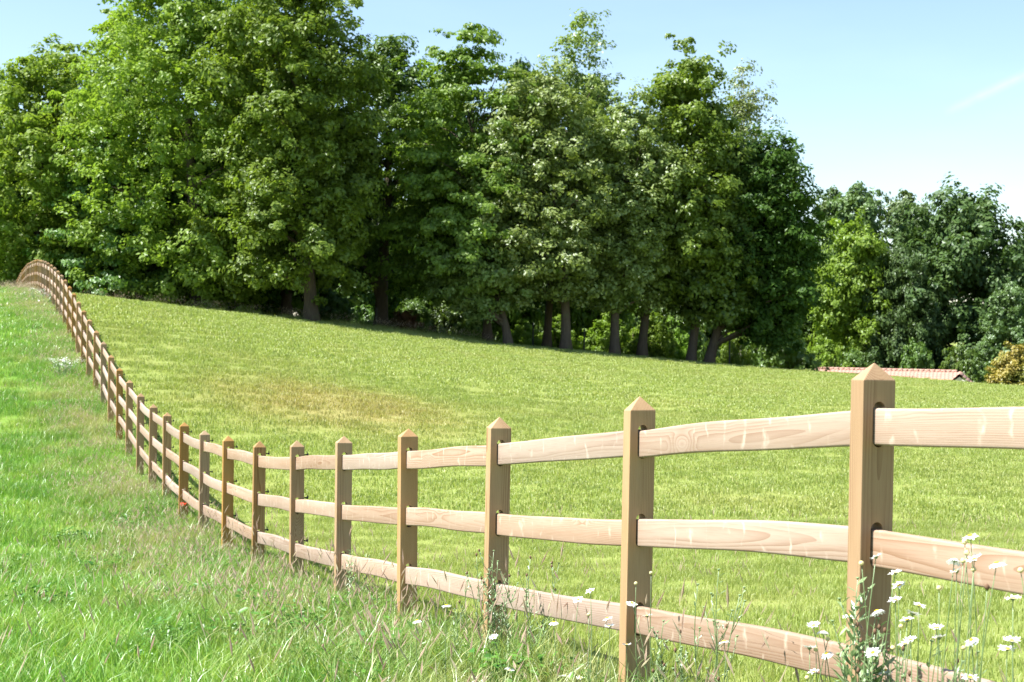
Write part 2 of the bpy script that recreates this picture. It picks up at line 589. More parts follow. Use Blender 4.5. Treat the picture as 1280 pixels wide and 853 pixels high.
ctrl = []
for i in range(len(ks)):
    ctrl.append((post_x[i], depth_k[i], post_z[i] - POST_H))
for y in (4, 8, 12, 16, 20, 26, 32, 40, 50, 60, 72, 86):
    for off in (5.0, 14.0, 28.0):
        ctrl.append((float(fence_x(y)) - off, y, float(fence_ground(y)) - 0.01 * off))
for x, y, z in ((-12, -15, 0.1), (0, -12, 0.05), (10, -12, 0.2), (0, 0, 0.0), (-6, 0, -0.05), (25, -10, 0.0), (45, 10, -1.2), (60, 50, -3.0), (-45, -10, 0.2)):
    ctrl.append((x, y, z - 0.15))
E = EYE[2]
for x, y, z in ((5.5, 9, -1.75), (0.5, 16, -2.45), (7, 20, -2.65), (14, 20, -2.7), (0, 24, -2.72), (-1, 34, -2.55), (8, 36, -2.85), (14, 40, -3.05),
                (-5, 44, -1.7), (0, 50, -2.25), (18, 55, -3.25), (10, 60, -2.75), (-10, 60, -0.65), (0, 66, -1.85), (24, 72, -3.5), (14, 78, -2.85), (-12, 74, -0.2), (40, 90, -4.2)):
    ctrl.append((x, y, z + E - (0.14 if y < 50 else 0.05)))
EDGE = ((105, 377, 88), (240, 388, 88), (380, 401, 88), (500, 415, 90), (600, 428, 92), (700, 437, 93), (800, 447, 94), (900, 457, 95), (1000, 466, 97), (1100, 473, 98), (1190, 480, 98), (1280, 487, 100))
for px, py, d in EDGE:
    ctrl.append(tuple(at(px, py, d)))
    q = at(px, py + (3 if px < 850 else 14), d + 9)
    ctrl.append(tuple(q))
for x, y, z in ((-90, 90, 2.0), (-90, 40, 0.4), (-40, 120, 1.2), (-15, 120, 0.4), (8, 122, -1.6), (28, 118, -3.4), (42, 125, -5.2), (75, 110, -5.5), (-60, 200, 0.0), (0, 200, -3.0), (60, 200, -6.0), (110, 150, -6.5), (110, 60, -4.0)):
    ctrl.append((x, y, z))
ctrl = np.array(ctrl)


def tps(r2):
    return np.where(r2 > 1e-9, 0.5 * r2 * np.log(np.maximum(r2, 1e-9)), 0.0)


cp = ctrl[:, :2] / 30.0
nC = len(cp)
K = tps(((cp[:, None, :] - cp[None, :, :]) ** 2).sum(-1)) + np.eye(nC) * 2e-4
Pm = np.concatenate([np.ones((nC, 1)), cp], axis=1)
A = np.zeros((nC + 3, nC + 3))
A[:nC, :nC] = K
A[:nC, nC:] = Pm
A[nC:, :nC] = Pm.T
sol = np.linalg.solve(A, np.concatenate([ctrl[:, 2], np.zeros(3)]))


def terrain(x, y):
    x = np.clip(np.atleast_1d(np.asarray(x, float)), -90, 110) / 30.0
    y = np.clip(np.atleast_1d(np.asarray(y, float)), -15, 200) / 30.0
    shp = np.broadcast(x, y).shape
    p = np.stack([np.broadcast_to(x, shp).ravel(), np.broadcast_to(y, shp).ravel()], 1)
    out = np.empty(len(p))
    for s in range(0, len(p), 20000):
        q = p[s:s + 20000]
        r2 = ((q[:, None, :] - cp[None]) ** 2).sum(-1)
        out[s:s + 20000] = tps(r2) @ sol[:nC] + sol[nC] + q @ sol[nC + 1:]
    return out.reshape(shp)


def gz(x, y):
    return float(terrain(x, y)[0])


gx = np.concatenate([-np.geomspace(900, 62, 14), np.linspace(-60, 75, 200), np.geomspace(77, 900, 14)])
gy = np.concatenate([-np.geomspace(400, 18, 8), np.linspace(-16, 112, 220), np.geomspace(114, 1200, 22)])
GX, GY = np.meshgrid(gx, gy)
GZ = terrain(GX, GY)
rng = np.random.default_rng(3)
GZ = GZ + 0.012 * np.sin(GX * 2.1 + np.sin(GY * 1.3)) * np.cos(GY * 1.7 + GX * 0.4)
nx, ny = len(gx), len(gy)
ii = (np.arange(ny - 1)[:, None] * nx + np.arange(nx - 1)[None, :]).ravel()
quads = np.stack([ii, ii + 1, ii + nx + 1, ii + nx], 1)
ground = link('ground', mesh_np('ground', np.stack([GX.ravel(), GY.ravel(), GZ.ravel()], 1), quads, np.full(len(quads), 4), M_GROUND))
tag(ground, 'rolling grassy ground dipping between the meadow and the pasture', None, None, 'structure')

# ------------------------------------------------------------------ fence
SLOT_TOP = (0.155, 0.555, 0.955)    # top of each rail below the apex of the post
RAIL_H = 0.122
RAIL_L = float(np.linalg.norm(FENCE_STEP))


def post_mesh(name, seed):
    rg = random.Random(seed)
    hx, hy = 0.0375, 0.0625
    cap = 0.060 + rg.uniform(-0.006, 0.006)
    bm = bmesh.new()
    zs = -cap
    low = [bm.verts.new((sx * hx, sy * hy, -POST_H - 0.35)) for sx, sy in ((-1, -1), (1, -1), (1, 1), (-1, 1))]
    top = [bm.verts.new((sx * hx, sy * hy, zs + rg.uniform(-0.003, 0.003))) for sx, sy in ((-1, -1), (1, -1), (1, 1), (-1, 1))]
    tip = bm.verts.new((rg.uniform(-0.003, 0.003), rg.uniform(-0.004, 0.004), 0))
    bm.faces.new(low[::-1])
    for i in range(4):
        j = (i + 1) % 4
        bm.faces.new((low[i], low[j], top[j], top[i]))
        bm.faces.new((top[i], top[j], tip))
    bm.normal_update()
    ed = [e for e in bm.edges if e.verts[0] in low + top and e.verts[1] in low + top and not (e.verts[0] in low and e.verts[1] in low)]
    bmesh.ops.bevel(bm, geom=ed + [e for e in bm.edges if tip in e.verts], offset=0.0035, segments=2, affect='EDGES', profile=0.6)
    me = bpy.data.meshes.new(name)
    bm.to_mesh(me)
    bm.free()
    # mortices: three round-ended slots cut right through along the fence line
    bc = bmesh.new()
    for t in SLOT_TOP:
        w = 0.0235
        z1 = -t + 0.026 - w
        z0 = -t - RAIL_H - 0.004 + w
        ring = []
        for a in np.linspace(0, math.pi, 9):
            ring.append((math.cos(a) * w, z1 + math.sin(a) * w))
        for a in np.linspace(math.pi, 2 * math.pi, 9):
            ring.append((math.cos(a) * w, z0 + math.sin(a) * w))
        va = [bc.verts.new((-0.1, y, z)) for y, z in ring]
        vb = [bc.verts.new((0.1, y, z)) for y, z in ring]
        bc.faces.new(va)
        bc.faces.new(vb[::-1])
        for i in range(len(ring)):
            j = (i + 1) % len(ring)
            bc.faces.new((va[j], va[i], vb[i], vb[j]))
    bmesh.ops.recalc_face_normals(bc, faces=bc.faces)
    mc = bpy.data.meshes.new('cut')
    bc.to_mesh(mc)
    bc.free()
    o, q = link('tmp_a', me), link('tmp_b', mc)
    mod = o.modifiers.new('b', 'BOOLEAN')
    mod.operation = 'DIFFERENCE'
    mod.solver = 'EXACT'
    mod.object = q
    dg = bpy.context.evaluated_depsgraph_get()
    res = bpy.data.meshes.new_from_object(o.evaluated_get(dg))
    bpy.data.objects.remove(o)
    bpy.data.objects.remove(q)
    bpy.data.meshes.remove(me)
    bpy.data.meshes.remove(mc)
    res.name = name
    res.materials.clear()
    res.materials.append(M_POST)
    return res


def rail_mesh(name, seed):
    rg = random.Random(seed)
    hw, hh, r = 0.0185, RAIL_H / 2, 0.009
    sec = []
    for cx, cz, a0 in ((hw - r, hh - r, 0), (-hw + r, hh - r, 90), (-hw + r, -hh + r, 180), (hw - r, -hh + r, 270)):
        for a in (0, 30, 60, 90):
            t = math.radians(a0 + a)
            sec.append((cx + r * math.cos(t), cz + r * math.sin(t)))
    sec = np.array(sec)
    m = len(sec)
    xs = np.concatenate([[0.0, 0.006], np.linspace(0.03, RAIL_L - 0.03, 17), [RAIL_L - 0.006, RAIL_L]])
    bz, by = rg.uniform(-0.013, 0.013), rg.uniform(-0.008, 0.008)
    s1, ph = rg.uniform(-0.006, 0.006), rg.uniform(0, 6)
    verts = []
    for i, x in enumerate(xs):
        u = x / RAIL_L
        sc = 0.93 if i in (0, len(xs) - 1) else 1.0
        zc = bz * math.sin(math.pi * u) + s1 * math.sin(2 * math.pi * u + ph) * math.sin(math.pi * u)
        yc = by * math.sin(math.pi * u)
        thick = 1.0 + 0.015 * math.sin(9 * u + ph)
        for y, z in sec:
            verts.append((x, y * sc + yc, z * sc * thick + zc))
    faces = []
    for i in range(len(xs) - 1):
        for j in range(m):
            k = (j + 1) % m
            faces.append((i * m + j, (i + 1) * m + j, (i + 1) * m + k, i * m + k))
    faces.append(tuple(range(m)))
    faces.append(tuple((len(xs) - 1) * m + j for j in range(m - 1, -1, -1)))
    mb = MB()
    mb.add(verts, faces)
    return mb.mesh(name, M_RAIL)


def insulator_mesh():
    mb = MB()
    a = np.linspace(0, 1, 5)
    mb.tube([(0, 0.0, 0), (0, 0.035, 0), (0, 0.045, 0), (0, 0.065, 0), (0, 0.068, 0)], [0.008, 0.008, 0.017, 0.017, 0.008], 8)
    mb.tube([(0, 0.050, -0.004), (0, 0.056, 0.018), (0, 0.050, 0.032), (0, 0.040, 0.036)], [0.005, 0.005, 0.005, 0.004], 6)
    return mb.mesh('insulator', M_BLACK)


post_meshes = [post_mesh('post', s) for s in range(5)]
rail_meshes = [rail_mesh('rail', 100 + s) for s in range(14)]
ins_mesh = insulator_mesh()
fence = empty('post_and_rail_fence', (0, 0, 0), 0, 'long new timber fence of three rails and pointed posts running up the hill', 'fence')
FENCE_RZ = math.atan2(FENCE_DIR[1], FENCE_DIR[0])
rg = random.Random(11)
for i, k in enumerate(ks):
    p = link('post', post_meshes[(k * 3 + 1) % 5], fence)
    p.location = (post_x[i], depth_k[i], post_z[i])
    p.rotation_euler = (rg.uniform(-0.006, 0.006), rg.uniform(-0.006, 0.006), FENCE_RZ + rg.uniform(-0.02, 0.02) + (math.pi if k % 2 else 0))
    if 6 <= k <= 30:
        for t in SLOT_TOP:
            ins = link('insulator', ins_mesh, p)
            s = 1 if k % 2 else -1
            ins.location = (0.02 * s, 0.0620 * s, -t + 0.02)
            ins.rotation_euler = (0, 0, 0 if s > 0 else math.pi)
            ins.scale = (0.75, 0.62, 0.75)
for i in range(len(ks) - 1):
    a = Vector((post_x[i], depth_k[i], post_z[i]))
    b = Vector((post_x[i + 1], depth_k[i + 1], post_z[i + 1]))
    for r_i, t in enumerate(SLOT_TOP):
        ja, jb = rg.uniform(-0.006, 0.006), rg.uniform(-0.006, 0.006)
        va = a + Vector((0, 0, -t - RAIL_H / 2 + ja))
        vb = b + Vector((0, 0, -t - RAIL_H / 2 + jb))
        d = vb - va
        va = va + d * 0.004
        o = link('rail', rail_meshes[rg.randrange(len(rail_meshes))], fence)
        o.location = va
        o.scale = (d.length * 0.992 / RAIL_L, 1, 1)
        o.rotation_euler = (0, -math.atan2(d.z, math.hypot(d.x, d.y)), math.atan2(d.y, d.x))

# ------------------------------------------------------------------ trees
def leaf_cloud(rg, centres, radius, n_per, size, flat=0.7, droop=0.0, bough=None, bough_r=None, up=0.55, mat=None, name='crown'):
    """leaf-shaped faces gathered round many small twig ends"""
    n = len(centres) * n_per
    c = np.repeat(centres, n_per, axis=0)
    d = rg.normal(size=(n, 3))
    d /= np.linalg.norm(d, axis=1)[:, None] + 1e-9
    rad = np.repeat(radius, n_per)[:, None] * (0.25 + 0.85 * rg.random((n, 1)) ** 0.6)
    p = c + d * rad * np.array((1, 1, flat))
    p[:, 2] -= droop * rad[:, 0] * rg.random(n)
    nrm = d * 0.35 + np.array((0, 0, up)) + rg.normal(size=(n, 3)) * 0.38
    if bough is not None:
        bd = (p - np.repeat(bough, n_per, axis=0)) / np.repeat(bough_r, n_per)[:, None]
        nrm += 0.75 * np.clip(bd, -1.3, 1.3)
    nrm /= np.linalg.norm(nrm, axis=1)[:, None]
    t = rg.normal(size=(n, 3))
    t -= nrm * (t * nrm).sum(1)[:, None]
    t /= np.linalg.norm(t, axis=1)[:, None]
    b = np.cross(nrm, t)
    s = size * (0.65 + 0.7 * rg.random((n, 1)))
    fold = nrm * s * 0.12
    v = np.stack([p - t * s, p + b * s * 0.62 + fold, p + t * s, p - b * s * 0.62 + fold], 1).reshape(-1, 3)
    loops = np.arange(n * 4)
    return mesh_np(name, v, loops, np.full(n, 4), mat, {'r': np.repeat(rg.random(n), 4)}, smooth=False)


PROFILES = {
    'round': ((0, .45), (.12, .80), (.35, 1), (.6, .96), (.8, .72), (.93, .40), (1, .08)),
    'tall': ((0, .55), (.1, .85), (.3, 1), (.5, .92), (.7, .72), (.88, .42), (1, .06)),
    'dome': ((0, .72), (.15, .95), (.4, 1), (.65, .90), (.83, .68), (.94, .42), (1, .12)),
    'egg': ((0, .35), (.2, .75), (.42, 1), (.62, .95), (.82, .65), (.94, .32), (1, .05)),
    'broad': ((0, .70), (.15, .92), (.4, 1), (.62, .95), (.8, .80), (.92, .60), (1, .35)),
    'shrub': ((0, .85), (.25, 1), (.5, .95), (.75, .70), (.92, .38), (1, .08)),
    'column': ((0, .5), (.2, .8), (.5, 1), (.75, .8), (.9, .45), (1, .05)),
}


def build_crown(seed, z0, z1, rx, ry, cx, cy, prof, mat, clumps=150, subs=5, leaves=44, leaf=0.17, clump_r=1.15, sub_r=0.55, style='clump', hollow=0.38):
    rg = np.random.default_rng(seed)
    pt = np.array(PROFILES[prof])
    t = rg.random(clumps * 6)
    keep = rg.random(len(t)) < np.interp(t, pt[:, 0], pt[:, 1]) ** 1.3
    t = t[keep][:clumps]
    m = len(t)
    ang = rg.random(m) * 2 * math.pi
    rf = rg.random(m) ** np.where(t > 0.72, 0.75, hollow)
    ph = rg.random(4) * 6.28
    lump = 1 + 0.13 * np.sin(3 * ang + ph[0] + 5 * t) + 0.10 * np.sin(5 * ang + ph[1] - 7 * t) + 0.08 * np.sin(9 * t + ph[2]) + rg.normal(size=m) * 0.05
    pr = np.interp(t, pt[:, 0], pt[:, 1]) * rf * lump
    hx = max(rx - clump_r * 0.7, rx * 0.4)
    hy = max(ry - clump_r * 0.7, ry * 0.4)
    c = np.stack([cx + hx * pr * np.cos(ang), cy + hy * pr * np.sin(ang), z0 + (z1 - z0) * t - clump_r * 0.35 * t], 1)
    big = clump_r * (0.6 + 0.7 * rg.random(m))
    n = m * subs
    cc = np.repeat(c, subs, axis=0)
    rr = np.repeat(big, subs)
    off = rg.normal(size=(n, 3)) * np.array((0.55, 0.55, 0.38)) * rr[:, None]
    if style == 'spray':        # flat branches reaching outwards and a little down
        outd = np.stack([np.cos(ang), np.sin(ang), np.full(m, -0.12)], 1)
        od = np.repeat(outd, subs, axis=0)
        s = np.tile(np.linspace(-0.5, 1.15, subs), m)[:, None]
        off = od * s * rr[:, None] * 1.25 + rg.normal(size=(n, 3)) * np.array((0.28, 0.28, 0.13)) * rr[:, None]
    sub = cc + off
    srad = sub_r * (0.55 + 0.8 * rg.random(n))
    flat = 0.42 if style == 'spray' else 0.68
    me = leaf_cloud(rg, sub, srad, leaves, leaf, flat, 0.25, cc - np.array((0, 0, 0.25)), rr, mat=mat)
    return me, c


def build_trunk(seed, base_r, height, lean, targets, bark, limbs=22, fork=0):
    """tapered trunk from the root flare to high in the crown, with limbs running to the leaf clumps"""
    rg = np.random.default_rng(seed + 999)
    mb = MB()
    n = 12
    u = np.linspace(0, 1, n)
    path = np.stack([lean[0] * u ** 1.3 + 0.12 * np.sin(u * 5 + seed), lean[1] * u ** 1.3 + 0.10 * np.sin(u * 4 + seed * 2), -0.4 + (height + 0.4) * u], 1)
    rad = base_r * (1 - 0.82 * u) * (1 + 0.55 * np.exp(-u * height / 0.5))
    mb.tube(path, rad, 9)
    if fork:
        for s in (-1, 1)[:fork]:
            f = np.stack([path[2, 0] + s * np.array((0.0, 0.5, 1.2, 2.2)), np.full(4, path[2, 1]) + np.array((0, 0.1, 0.3, 0.2)), path[2, 2] + np.array((-0.3, 0.9, 2.2, 5.0))], 1)
            mb.tube(f, base_r * np.array((0.7, 0.62, 0.5, 0.3)), 7)
    if len(targets):
        idx = rg.choice(len(targets), min(limbs, len(targets)), replace=False)
        for j in idx:
            e = targets[j]
            zt = max(height * 0.12, min(e[2] - 0.35 * math.hypot(e[0], e[1]) - 0.5, height * 0.85))
            ub = min(max((zt + 0.4) / (height + 0.4), 0.02), 0.95)
            s = np.array([np.interp(ub, u, path[:, i]) for i in range(3)])
            r0 = float(np.interp(ub, u, rad)) * 0.5
            q = np.linspace(0, 1, 5)[:, None]
            mid = rg.normal(size=3) * 0.35
            pts = s + (e - s) * q + np.sin(q * math.pi) * (np.array((0, 0, 0.35)) + mid * 0.6)
            mb.tube(pts, np.interp(q[:, 0], (0, 1), (max(r0, 0.05), 0.022)), 5, cap=False)
    return mb.mesh('trunk', bark)


def tree(name, label, xb, depth, box, prof, mat, seed, cat='tree', group=None, trunk_r=0.32, bark=None, depth_ratio=1.0, fork=0, limbs=22, **kw):
    """xb: pixel column of the foot; box: crown left, right, top, bottom in photograph pixels at that depth"""
    xl, xr, yt, yb = box
    foot = at(xb, 420, depth)
    fx, fy = foot[0], depth
    fz = gz(fx, fy)
    L, R = at(xl, (yt + yb) / 2, depth)[0], at(xr, (yt + yb) / 2, depth)[0]
    z1 = at((xl + xr) / 2, yt, depth)[2] - fz
    z0 = at((xl + xr) / 2, yb, depth)[2] - fz
    rx = (R - L) / 2
    ry = rx * depth_ratio
    cx = (L + R) / 2 - fx
    root = empty(name, (fx, fy, fz), 0, label, cat, group)
    me, c = build_crown(seed, z0, z1, rx, ry, cx, 0.0, prof, mat, **kw)
    link('crown', me, root)
    link('trunk', build_trunk(seed, trunk_r, z0 + (z1 - z0) * 0.66, (cx * 0.8, 0.0), c, bark or M_BARK, limbs, fork), root)
    return root


tree('broadleaf_tree', 'tall yellow-green tree with feathery layered boughs, highest of the row on the hill', 245, 92, (78, 385, -75, 385), 'broad', L_BRIGHT, 1,
     trunk_r=0.55, clumps=430, leaves=54, clump_r=1.55, sub_r=0.60, leaf=0.13)
tree('broadleaf_tree', 'tall bright green tree with clumped boughs on a thick sunlit bare trunk', 387, 87, (250, 490, -70, 350), 'broad', L_MAPLE, 2,
     trunk_r=0.42, bark=M_BARK, clumps=400, leaves=54, clump_r=1.15, sub_r=0.55, leaf=0.13)
tree('broadleaf_tree', 'mid green tree rising right behind the fence where it tops the hill', 48, 96, (-85, 185, 58, 385), 'broad', L_BRIGHT, 3,
     trunk_r=0.35, clumps=300, leaves=50, clump_r=1.4, sub_r=0.58, leaf=0.14)
tree('broadleaf_tree', 'dark green tree with a forked trunk between the bright green tree and the hornbeam', 478, 97, (395, 580, 30, 335), 'egg', L_MID, 4,
     trunk_r=0.48, fork=1, clumps=170, leaves=44, leaf=0.14)
tree('broadleaf_tree', 'fresh green hornbeam with pointed top and outstretched flat sprays', 612, 92, (478, 690, 18, 370), 'tall', L_MAPLE, 5,
     trunk_r=0.30, clumps=330, leaves=44, style='spray', leaf=0.125)
tree('poplar_tree', 'pale grey-green tree with glinting leaves in front of the row', 708, 91, (586, 776, 75, 378), 'round', L_PALE, 6,
     trunk_r=0.34, clumps=270, leaves=44, leaf=0.12)
tree('poplar_tree', 'low pale grey-green tree whose boughs hang beside the hornbeam', 634, 90, (528, 676, 280, 388), 'round', L_PALE, 7,
     trunk_r=0.30, clumps=120, leaves=44, leaf=0.12, depth_ratio=0.9, clump_r=0.9, sub_r=0.45)
tree('poplar_tree', 'slender pale tree with a thin airy top above the pale grey-green tree', 681, 97, (650, 804, -4, 375), 'column', L_PALE, 8,
     trunk_r=0.28, clumps=170, leaves=26, leaf=0.12, limbs=40)
tree('poplar_tree', 'pale grey-green tree on a leaning dark trunk beside the dark green tree', 768, 93, (712, 862, 115, 388), 'round', L_PALE, 9,
     trunk_r=0.32, clumps=190, leaves=44, leaf=0.12)
tree('broadleaf_tree', 'deep green tree with a tall clumped crown, highest of the right-hand trees', 804, 96, (766, 948, 34, 380), 'tall', L_MAPLE, 10,
     trunk_r=0.32, clumps=260, leaves=48, leaf=0.14)
tree('broadleaf_tree', 'dark leaning tree beside the tallest of the right-hand trees', 866, 96.5, (828, 970, 150, 396), 'dome', L_MID, 11,
     trunk_r=0.33, clumps=190, leaves=46, leaf=0.14)
tree('broadleaf_tree', 'dark green tree at the end of the row, its shade lying on the pasture', 886, 97, (880, 1044, 165, 425), 'egg', L_DARK, 12,
     trunk_r=0.36, clumps=270, leaves=46, depth_ratio=1.1, leaf=0.14)
tree('birch_tree', 'thin yellowish birch top showing behind the dark green trees', 925, 108, (872, 980, 64, 330), 'column', L_BIRCH, 13,
     trunk_r=0.16, bark=M_BARK_PALE, clumps=110, leaves=26, leaf=0.11, limbs=36)
tree('broadleaf_tree', 'dark tree with a slim trunk in the shade under the yellow-green tree', 302, 96, (225, 385, 110, 378), 'dome', L_DARK, 14,
     trunk_r=0.26, clumps=150, leaves=40, leaf=0.15)
tree('broadleaf_tree', 'dark tree forking low beside the thick sunlit trunk', 357, 98, (300, 450, 95, 352), 'dome', L_DARK, 15,
     trunk_r=0.40, fork=2, clumps=150, leaves=40, leaf=0.15)
tree('broadleaf_tree', 'mid green tree filling the wood edge under the yellow-green tree, left of its trunk', 165, 93, (70, 240, 170, 385), 'dome', L_MID, 16,
     trunk_r=0.30, clumps=190, leaves=42, style='spray', leaf=0.14)


tree('broadleaf_tree', 'bright green tree filling the gap behind the two tallest hilltop trees', 318, 100, (240, 410, -20, 380), 'broad', L_MAPLE, 17,
     trunk_r=0.34, clumps=230, leaves=42, leaf=0.15)
tree('broadleaf_tree', 'yellow-green tree behind the tallest tree, leaning out towards the fence', 130, 102, (60, 230, 12, 385), 'dome', L_BRIGHT, 18,
     trunk_r=0.34, clumps=230, leaves=42, leaf=0.15, style='spray')


# background trees and shrubs share a few meshes; each is still a thing with its own trunk and crown
def proto(seed, prof, mat, h, r, z0, shrub=False, **kw):
    me, c = build_crown(seed, z0, h, r, r, 0, 0, prof, mat, **kw)
    tr_me = build_trunk(seed, 0.07 if shrub else 0.30, h * 0.75, (0.2, 0.1), c, M_BARK, 14)
    return me, tr_me, h, r


PR_OAK = proto(40, 'dome', L_OAK, 16, 7.0, 0.4, clumps=320, leaves=40, leaf=0.20, clump_r=1.25, sub_r=0.75)
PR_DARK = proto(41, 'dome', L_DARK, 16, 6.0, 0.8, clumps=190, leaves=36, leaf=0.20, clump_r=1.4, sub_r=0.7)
PR_LIME = proto(42, 'egg', L_LIME, 15, 5.0, 1.0, clumps=150, leaves=40, leaf=0.19, clump_r=1.3, sub_r=0.7)
PR_GREY = proto(43, 'dome', L_GREY, 17, 6.0, 0.3, clumps=260, leaves=38, leaf=0.19)
PR_BUSH = proto(44, 'shrub', L_LIME, 3.0, 2.4, 0.05, True, clumps=60, leaves=40, leaf=0.10, clump_r=0.6, sub_r=0.30)
PR_BUSHD = proto(45, 'shrub', L_MID, 3.4, 2.6, 0.05, True, clumps=60, leaves=40, leaf=0.12, clump_r=0.7, sub_r=0.36)
PR_RUST = proto(46, 'shrub', L_RUST, 3.4, 2.4, 0.05, True, clumps=70, leaves=40, leaf=0.10, clump_r=0.6, sub_r=0.32)
PR_BROWN = proto(47, 'shrub', L_BROWN, 2.0, 1.4, 0.05, True, clumps=40, leaves=36, leaf=0.10, clump_r=0.45, sub_r=0.26)


def plant(pr, name, label, px, depth, top_py, half_px, rz, cat, group=None):
    me, tr_me, h, r = pr
    x = at(px, 430, depth)[0]
    z = gz(x, depth)
    z_top = at(px, top_py, depth)[2]
    o = empty(name, (x, depth, z), rz, label, cat, group)
    sz = (z_top - z) / h
    sx = half_px * depth / F_PX / r
    o.scale = (sx, sx, sz)
    link('crown', me, o)
    link('trunk', tr_me, o)
    return o


plant(PR_LIME, 'lime_tree', 'bright yellow-green tree in the far wood, left of the great oak', 1066, 138, 258, 54, 0.4, 'tree')
plant(PR_OAK, 'oak_tree', 'great dark green oak with rounded billowing crown behind the tiled roof', 1200, 140, 234, 104, 1.1, 'tree')
plant(PR_OAK, 'oak_tree', 'smaller dark oak between the great oak and the lime tree', 1128, 136, 305, 50, 2.6, 'tree')
plant(PR_GREY, 'broadleaf_tree', 'grey-green tree showing above the bright yellow-green tree in the far wood', 1068, 168, 232, 66, 0.2, 'tree')
plant(PR_GREY, 'broadleaf_tree', 'grey-green tree whose top shows between the end of the row and the far wood', 1040, 176, 238, 50, 3.4, 'tree')
plant(PR_GREY, 'broadleaf_tree', 'grey-green tree at the back of the far wood, against the great oak', 1130, 172, 242, 60, 2.0, 'tree')
plant(PR_OAK, 'oak_tree', 'dark oak at the far edge of the wood, past the great oak', 1300, 150, 284, 62, 4.0, 'tree')
plant(PR_DARK, 'broadleaf_tree', 'dark tree low behind the end of the row and the pale shrubs', 1010, 152, 300, 56, 3.0, 'tree')
plant(PR_GREY, 'broadleaf_tree', 'soft grey-green tree under the rim of the great oak beside the rusty shrub', 1262, 128, 355, 44, 5.0, 'tree')
for i, (px, d, top, hw) in enumerate(((-60, 104, 90, 90), (20, 112, 150, 80), (110, 106, 160, 90), (215, 110, 130, 90), (300, 112, 110, 85), (395, 112, 150, 85), (455, 122, 190, 70),
                                      (250, 122, 150, 80), (60, 124, 140, 90))):
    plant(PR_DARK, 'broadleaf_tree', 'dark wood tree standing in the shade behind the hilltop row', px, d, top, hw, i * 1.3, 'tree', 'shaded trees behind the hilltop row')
for i, (px, d, top, hw) in enumerate(((540, 150, 250, 60), (620, 156, 260, 60), (700, 150, 270, 60), (780, 158, 255, 62), (860, 150, 260, 60), (940, 152, 280, 60), (500, 140, 280, 50))):
    plant(PR_GREY, 'broadleaf_tree', 'far grey-green tree glimpsed between the trunks of the row', px, d, top, hw, i * 0.9, 'tree', 'far trees behind the row')
for i, (px, d, top, hw) in enumerate(((20, 100, 330, 40), (95, 102, 345, 40), (150, 100, 345, 38), (205, 101, 350, 36), (275, 103, 352, 34), (325, 103, 356, 34), (415, 104, 360, 34),
                                      (440, 108, 350, 36), (520, 108, 372, 30), (560, 107, 378, 30), (590, 112, 372, 34), (985, 110, 405, 40), (960, 114, 400, 34))):
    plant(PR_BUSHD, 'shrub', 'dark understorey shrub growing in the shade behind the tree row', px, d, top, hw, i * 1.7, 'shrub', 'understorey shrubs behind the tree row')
for i, (px, d, top, hw) in enumerate(((560, 112, 78, 62), (648, 113, 70, 60), (735, 114, 88, 58))):
    plant(PR_DARK, 'broadleaf_tree', 'green tree closing the gaps behind the hornbeam and the pale trees', px, d, top, hw, 0.5 + i * 2.3, 'tree', 'trees closing gaps behind the pale trees')
for i, (px, d, top, hw, rz) in enumerate(((655, 103, 402, 26, 0.3), (695, 104, 398, 30, 2.0), (760, 102, 394, 36, 1.0), (815, 102, 396, 38, 3.2), (842, 104, 402, 28, 0.0), (922, 103, 408, 26, 4.4))):
    plant(PR_BUSH, 'shrub', 'sunlit light green shrub seen behind the slim trunks of the row', px, d, top, hw, rz, 'shrub', 'sunlit shrubs behind the slim trunks')
for i in range(13):
    plant(PR_BUSHD, 'shrub', 'dim far shrub in the hedge beyond the slim trunks', 470 + 42 * i, 128 + 3 * (i % 3), 362 + (i * 7) % 15, 36, i * 2.1, 'shrub', 'far hedge beyond the slim trunks')
plant(PR_BUSH, 'shrub', 'feathery light green shrub at the left end of the tiled roof', 1030, 126, 426, 40, 5.2, 'shrub')
plant(PR_BUSHD, 'shrub', 'small grey-green shrub touching the left end of the tiled roof', 1066, 126.5, 436, 26, 0.9, 'shrub')
plant(PR_BUSHD, 'shrub', 'grey-green bush behind the middle of the tiled roof', 1146, 128, 424, 26, 2.4, 'shrub')
plant(PR_BUSHD, 'shrub', 'rounded green bush behind the right end of the tiled roof', 1200, 128, 430, 30, 4.1, 'shrub')
plant(PR_RUST, 'shrub', 'yellow-brown shrub past the right end of the tiled roof', 1268, 104, 430, 37, 1.5, 'shrub')
plant(PR_BROWN, 'shrub', 'small reddish-brown shrub at the foot of the forked dark tree', 505, 95, 388, 20, 0.6, 'shrub')

# ------------------------------------------------------------------ tiled building beyond the brow
nt = NT('clay_tile')
pos = nt.n('ShaderNodeTexCoord').outputs['Object']
rnd = nt.n('ShaderNodeObjectInfo').outputs['Random']
M_TILE = nt.principled(nt.mix(nt.noise(pos, 3.0, 4.0), (0.34, 0.185, 0.140), (0.45, 0.28, 0.225)), 0.85, nt.noise(pos, 30.0), 0.3, 0.01)
nt = NT('render_wall')
pos = nt.n('ShaderNodeTexCoord').outputs['Object']
M_WALL = nt.principled(nt.mix(nt.noise(pos, 2.0, 4.0), (0.55, 0.52, 0.47), (0.68, 0.65, 0.60)), 0.9)


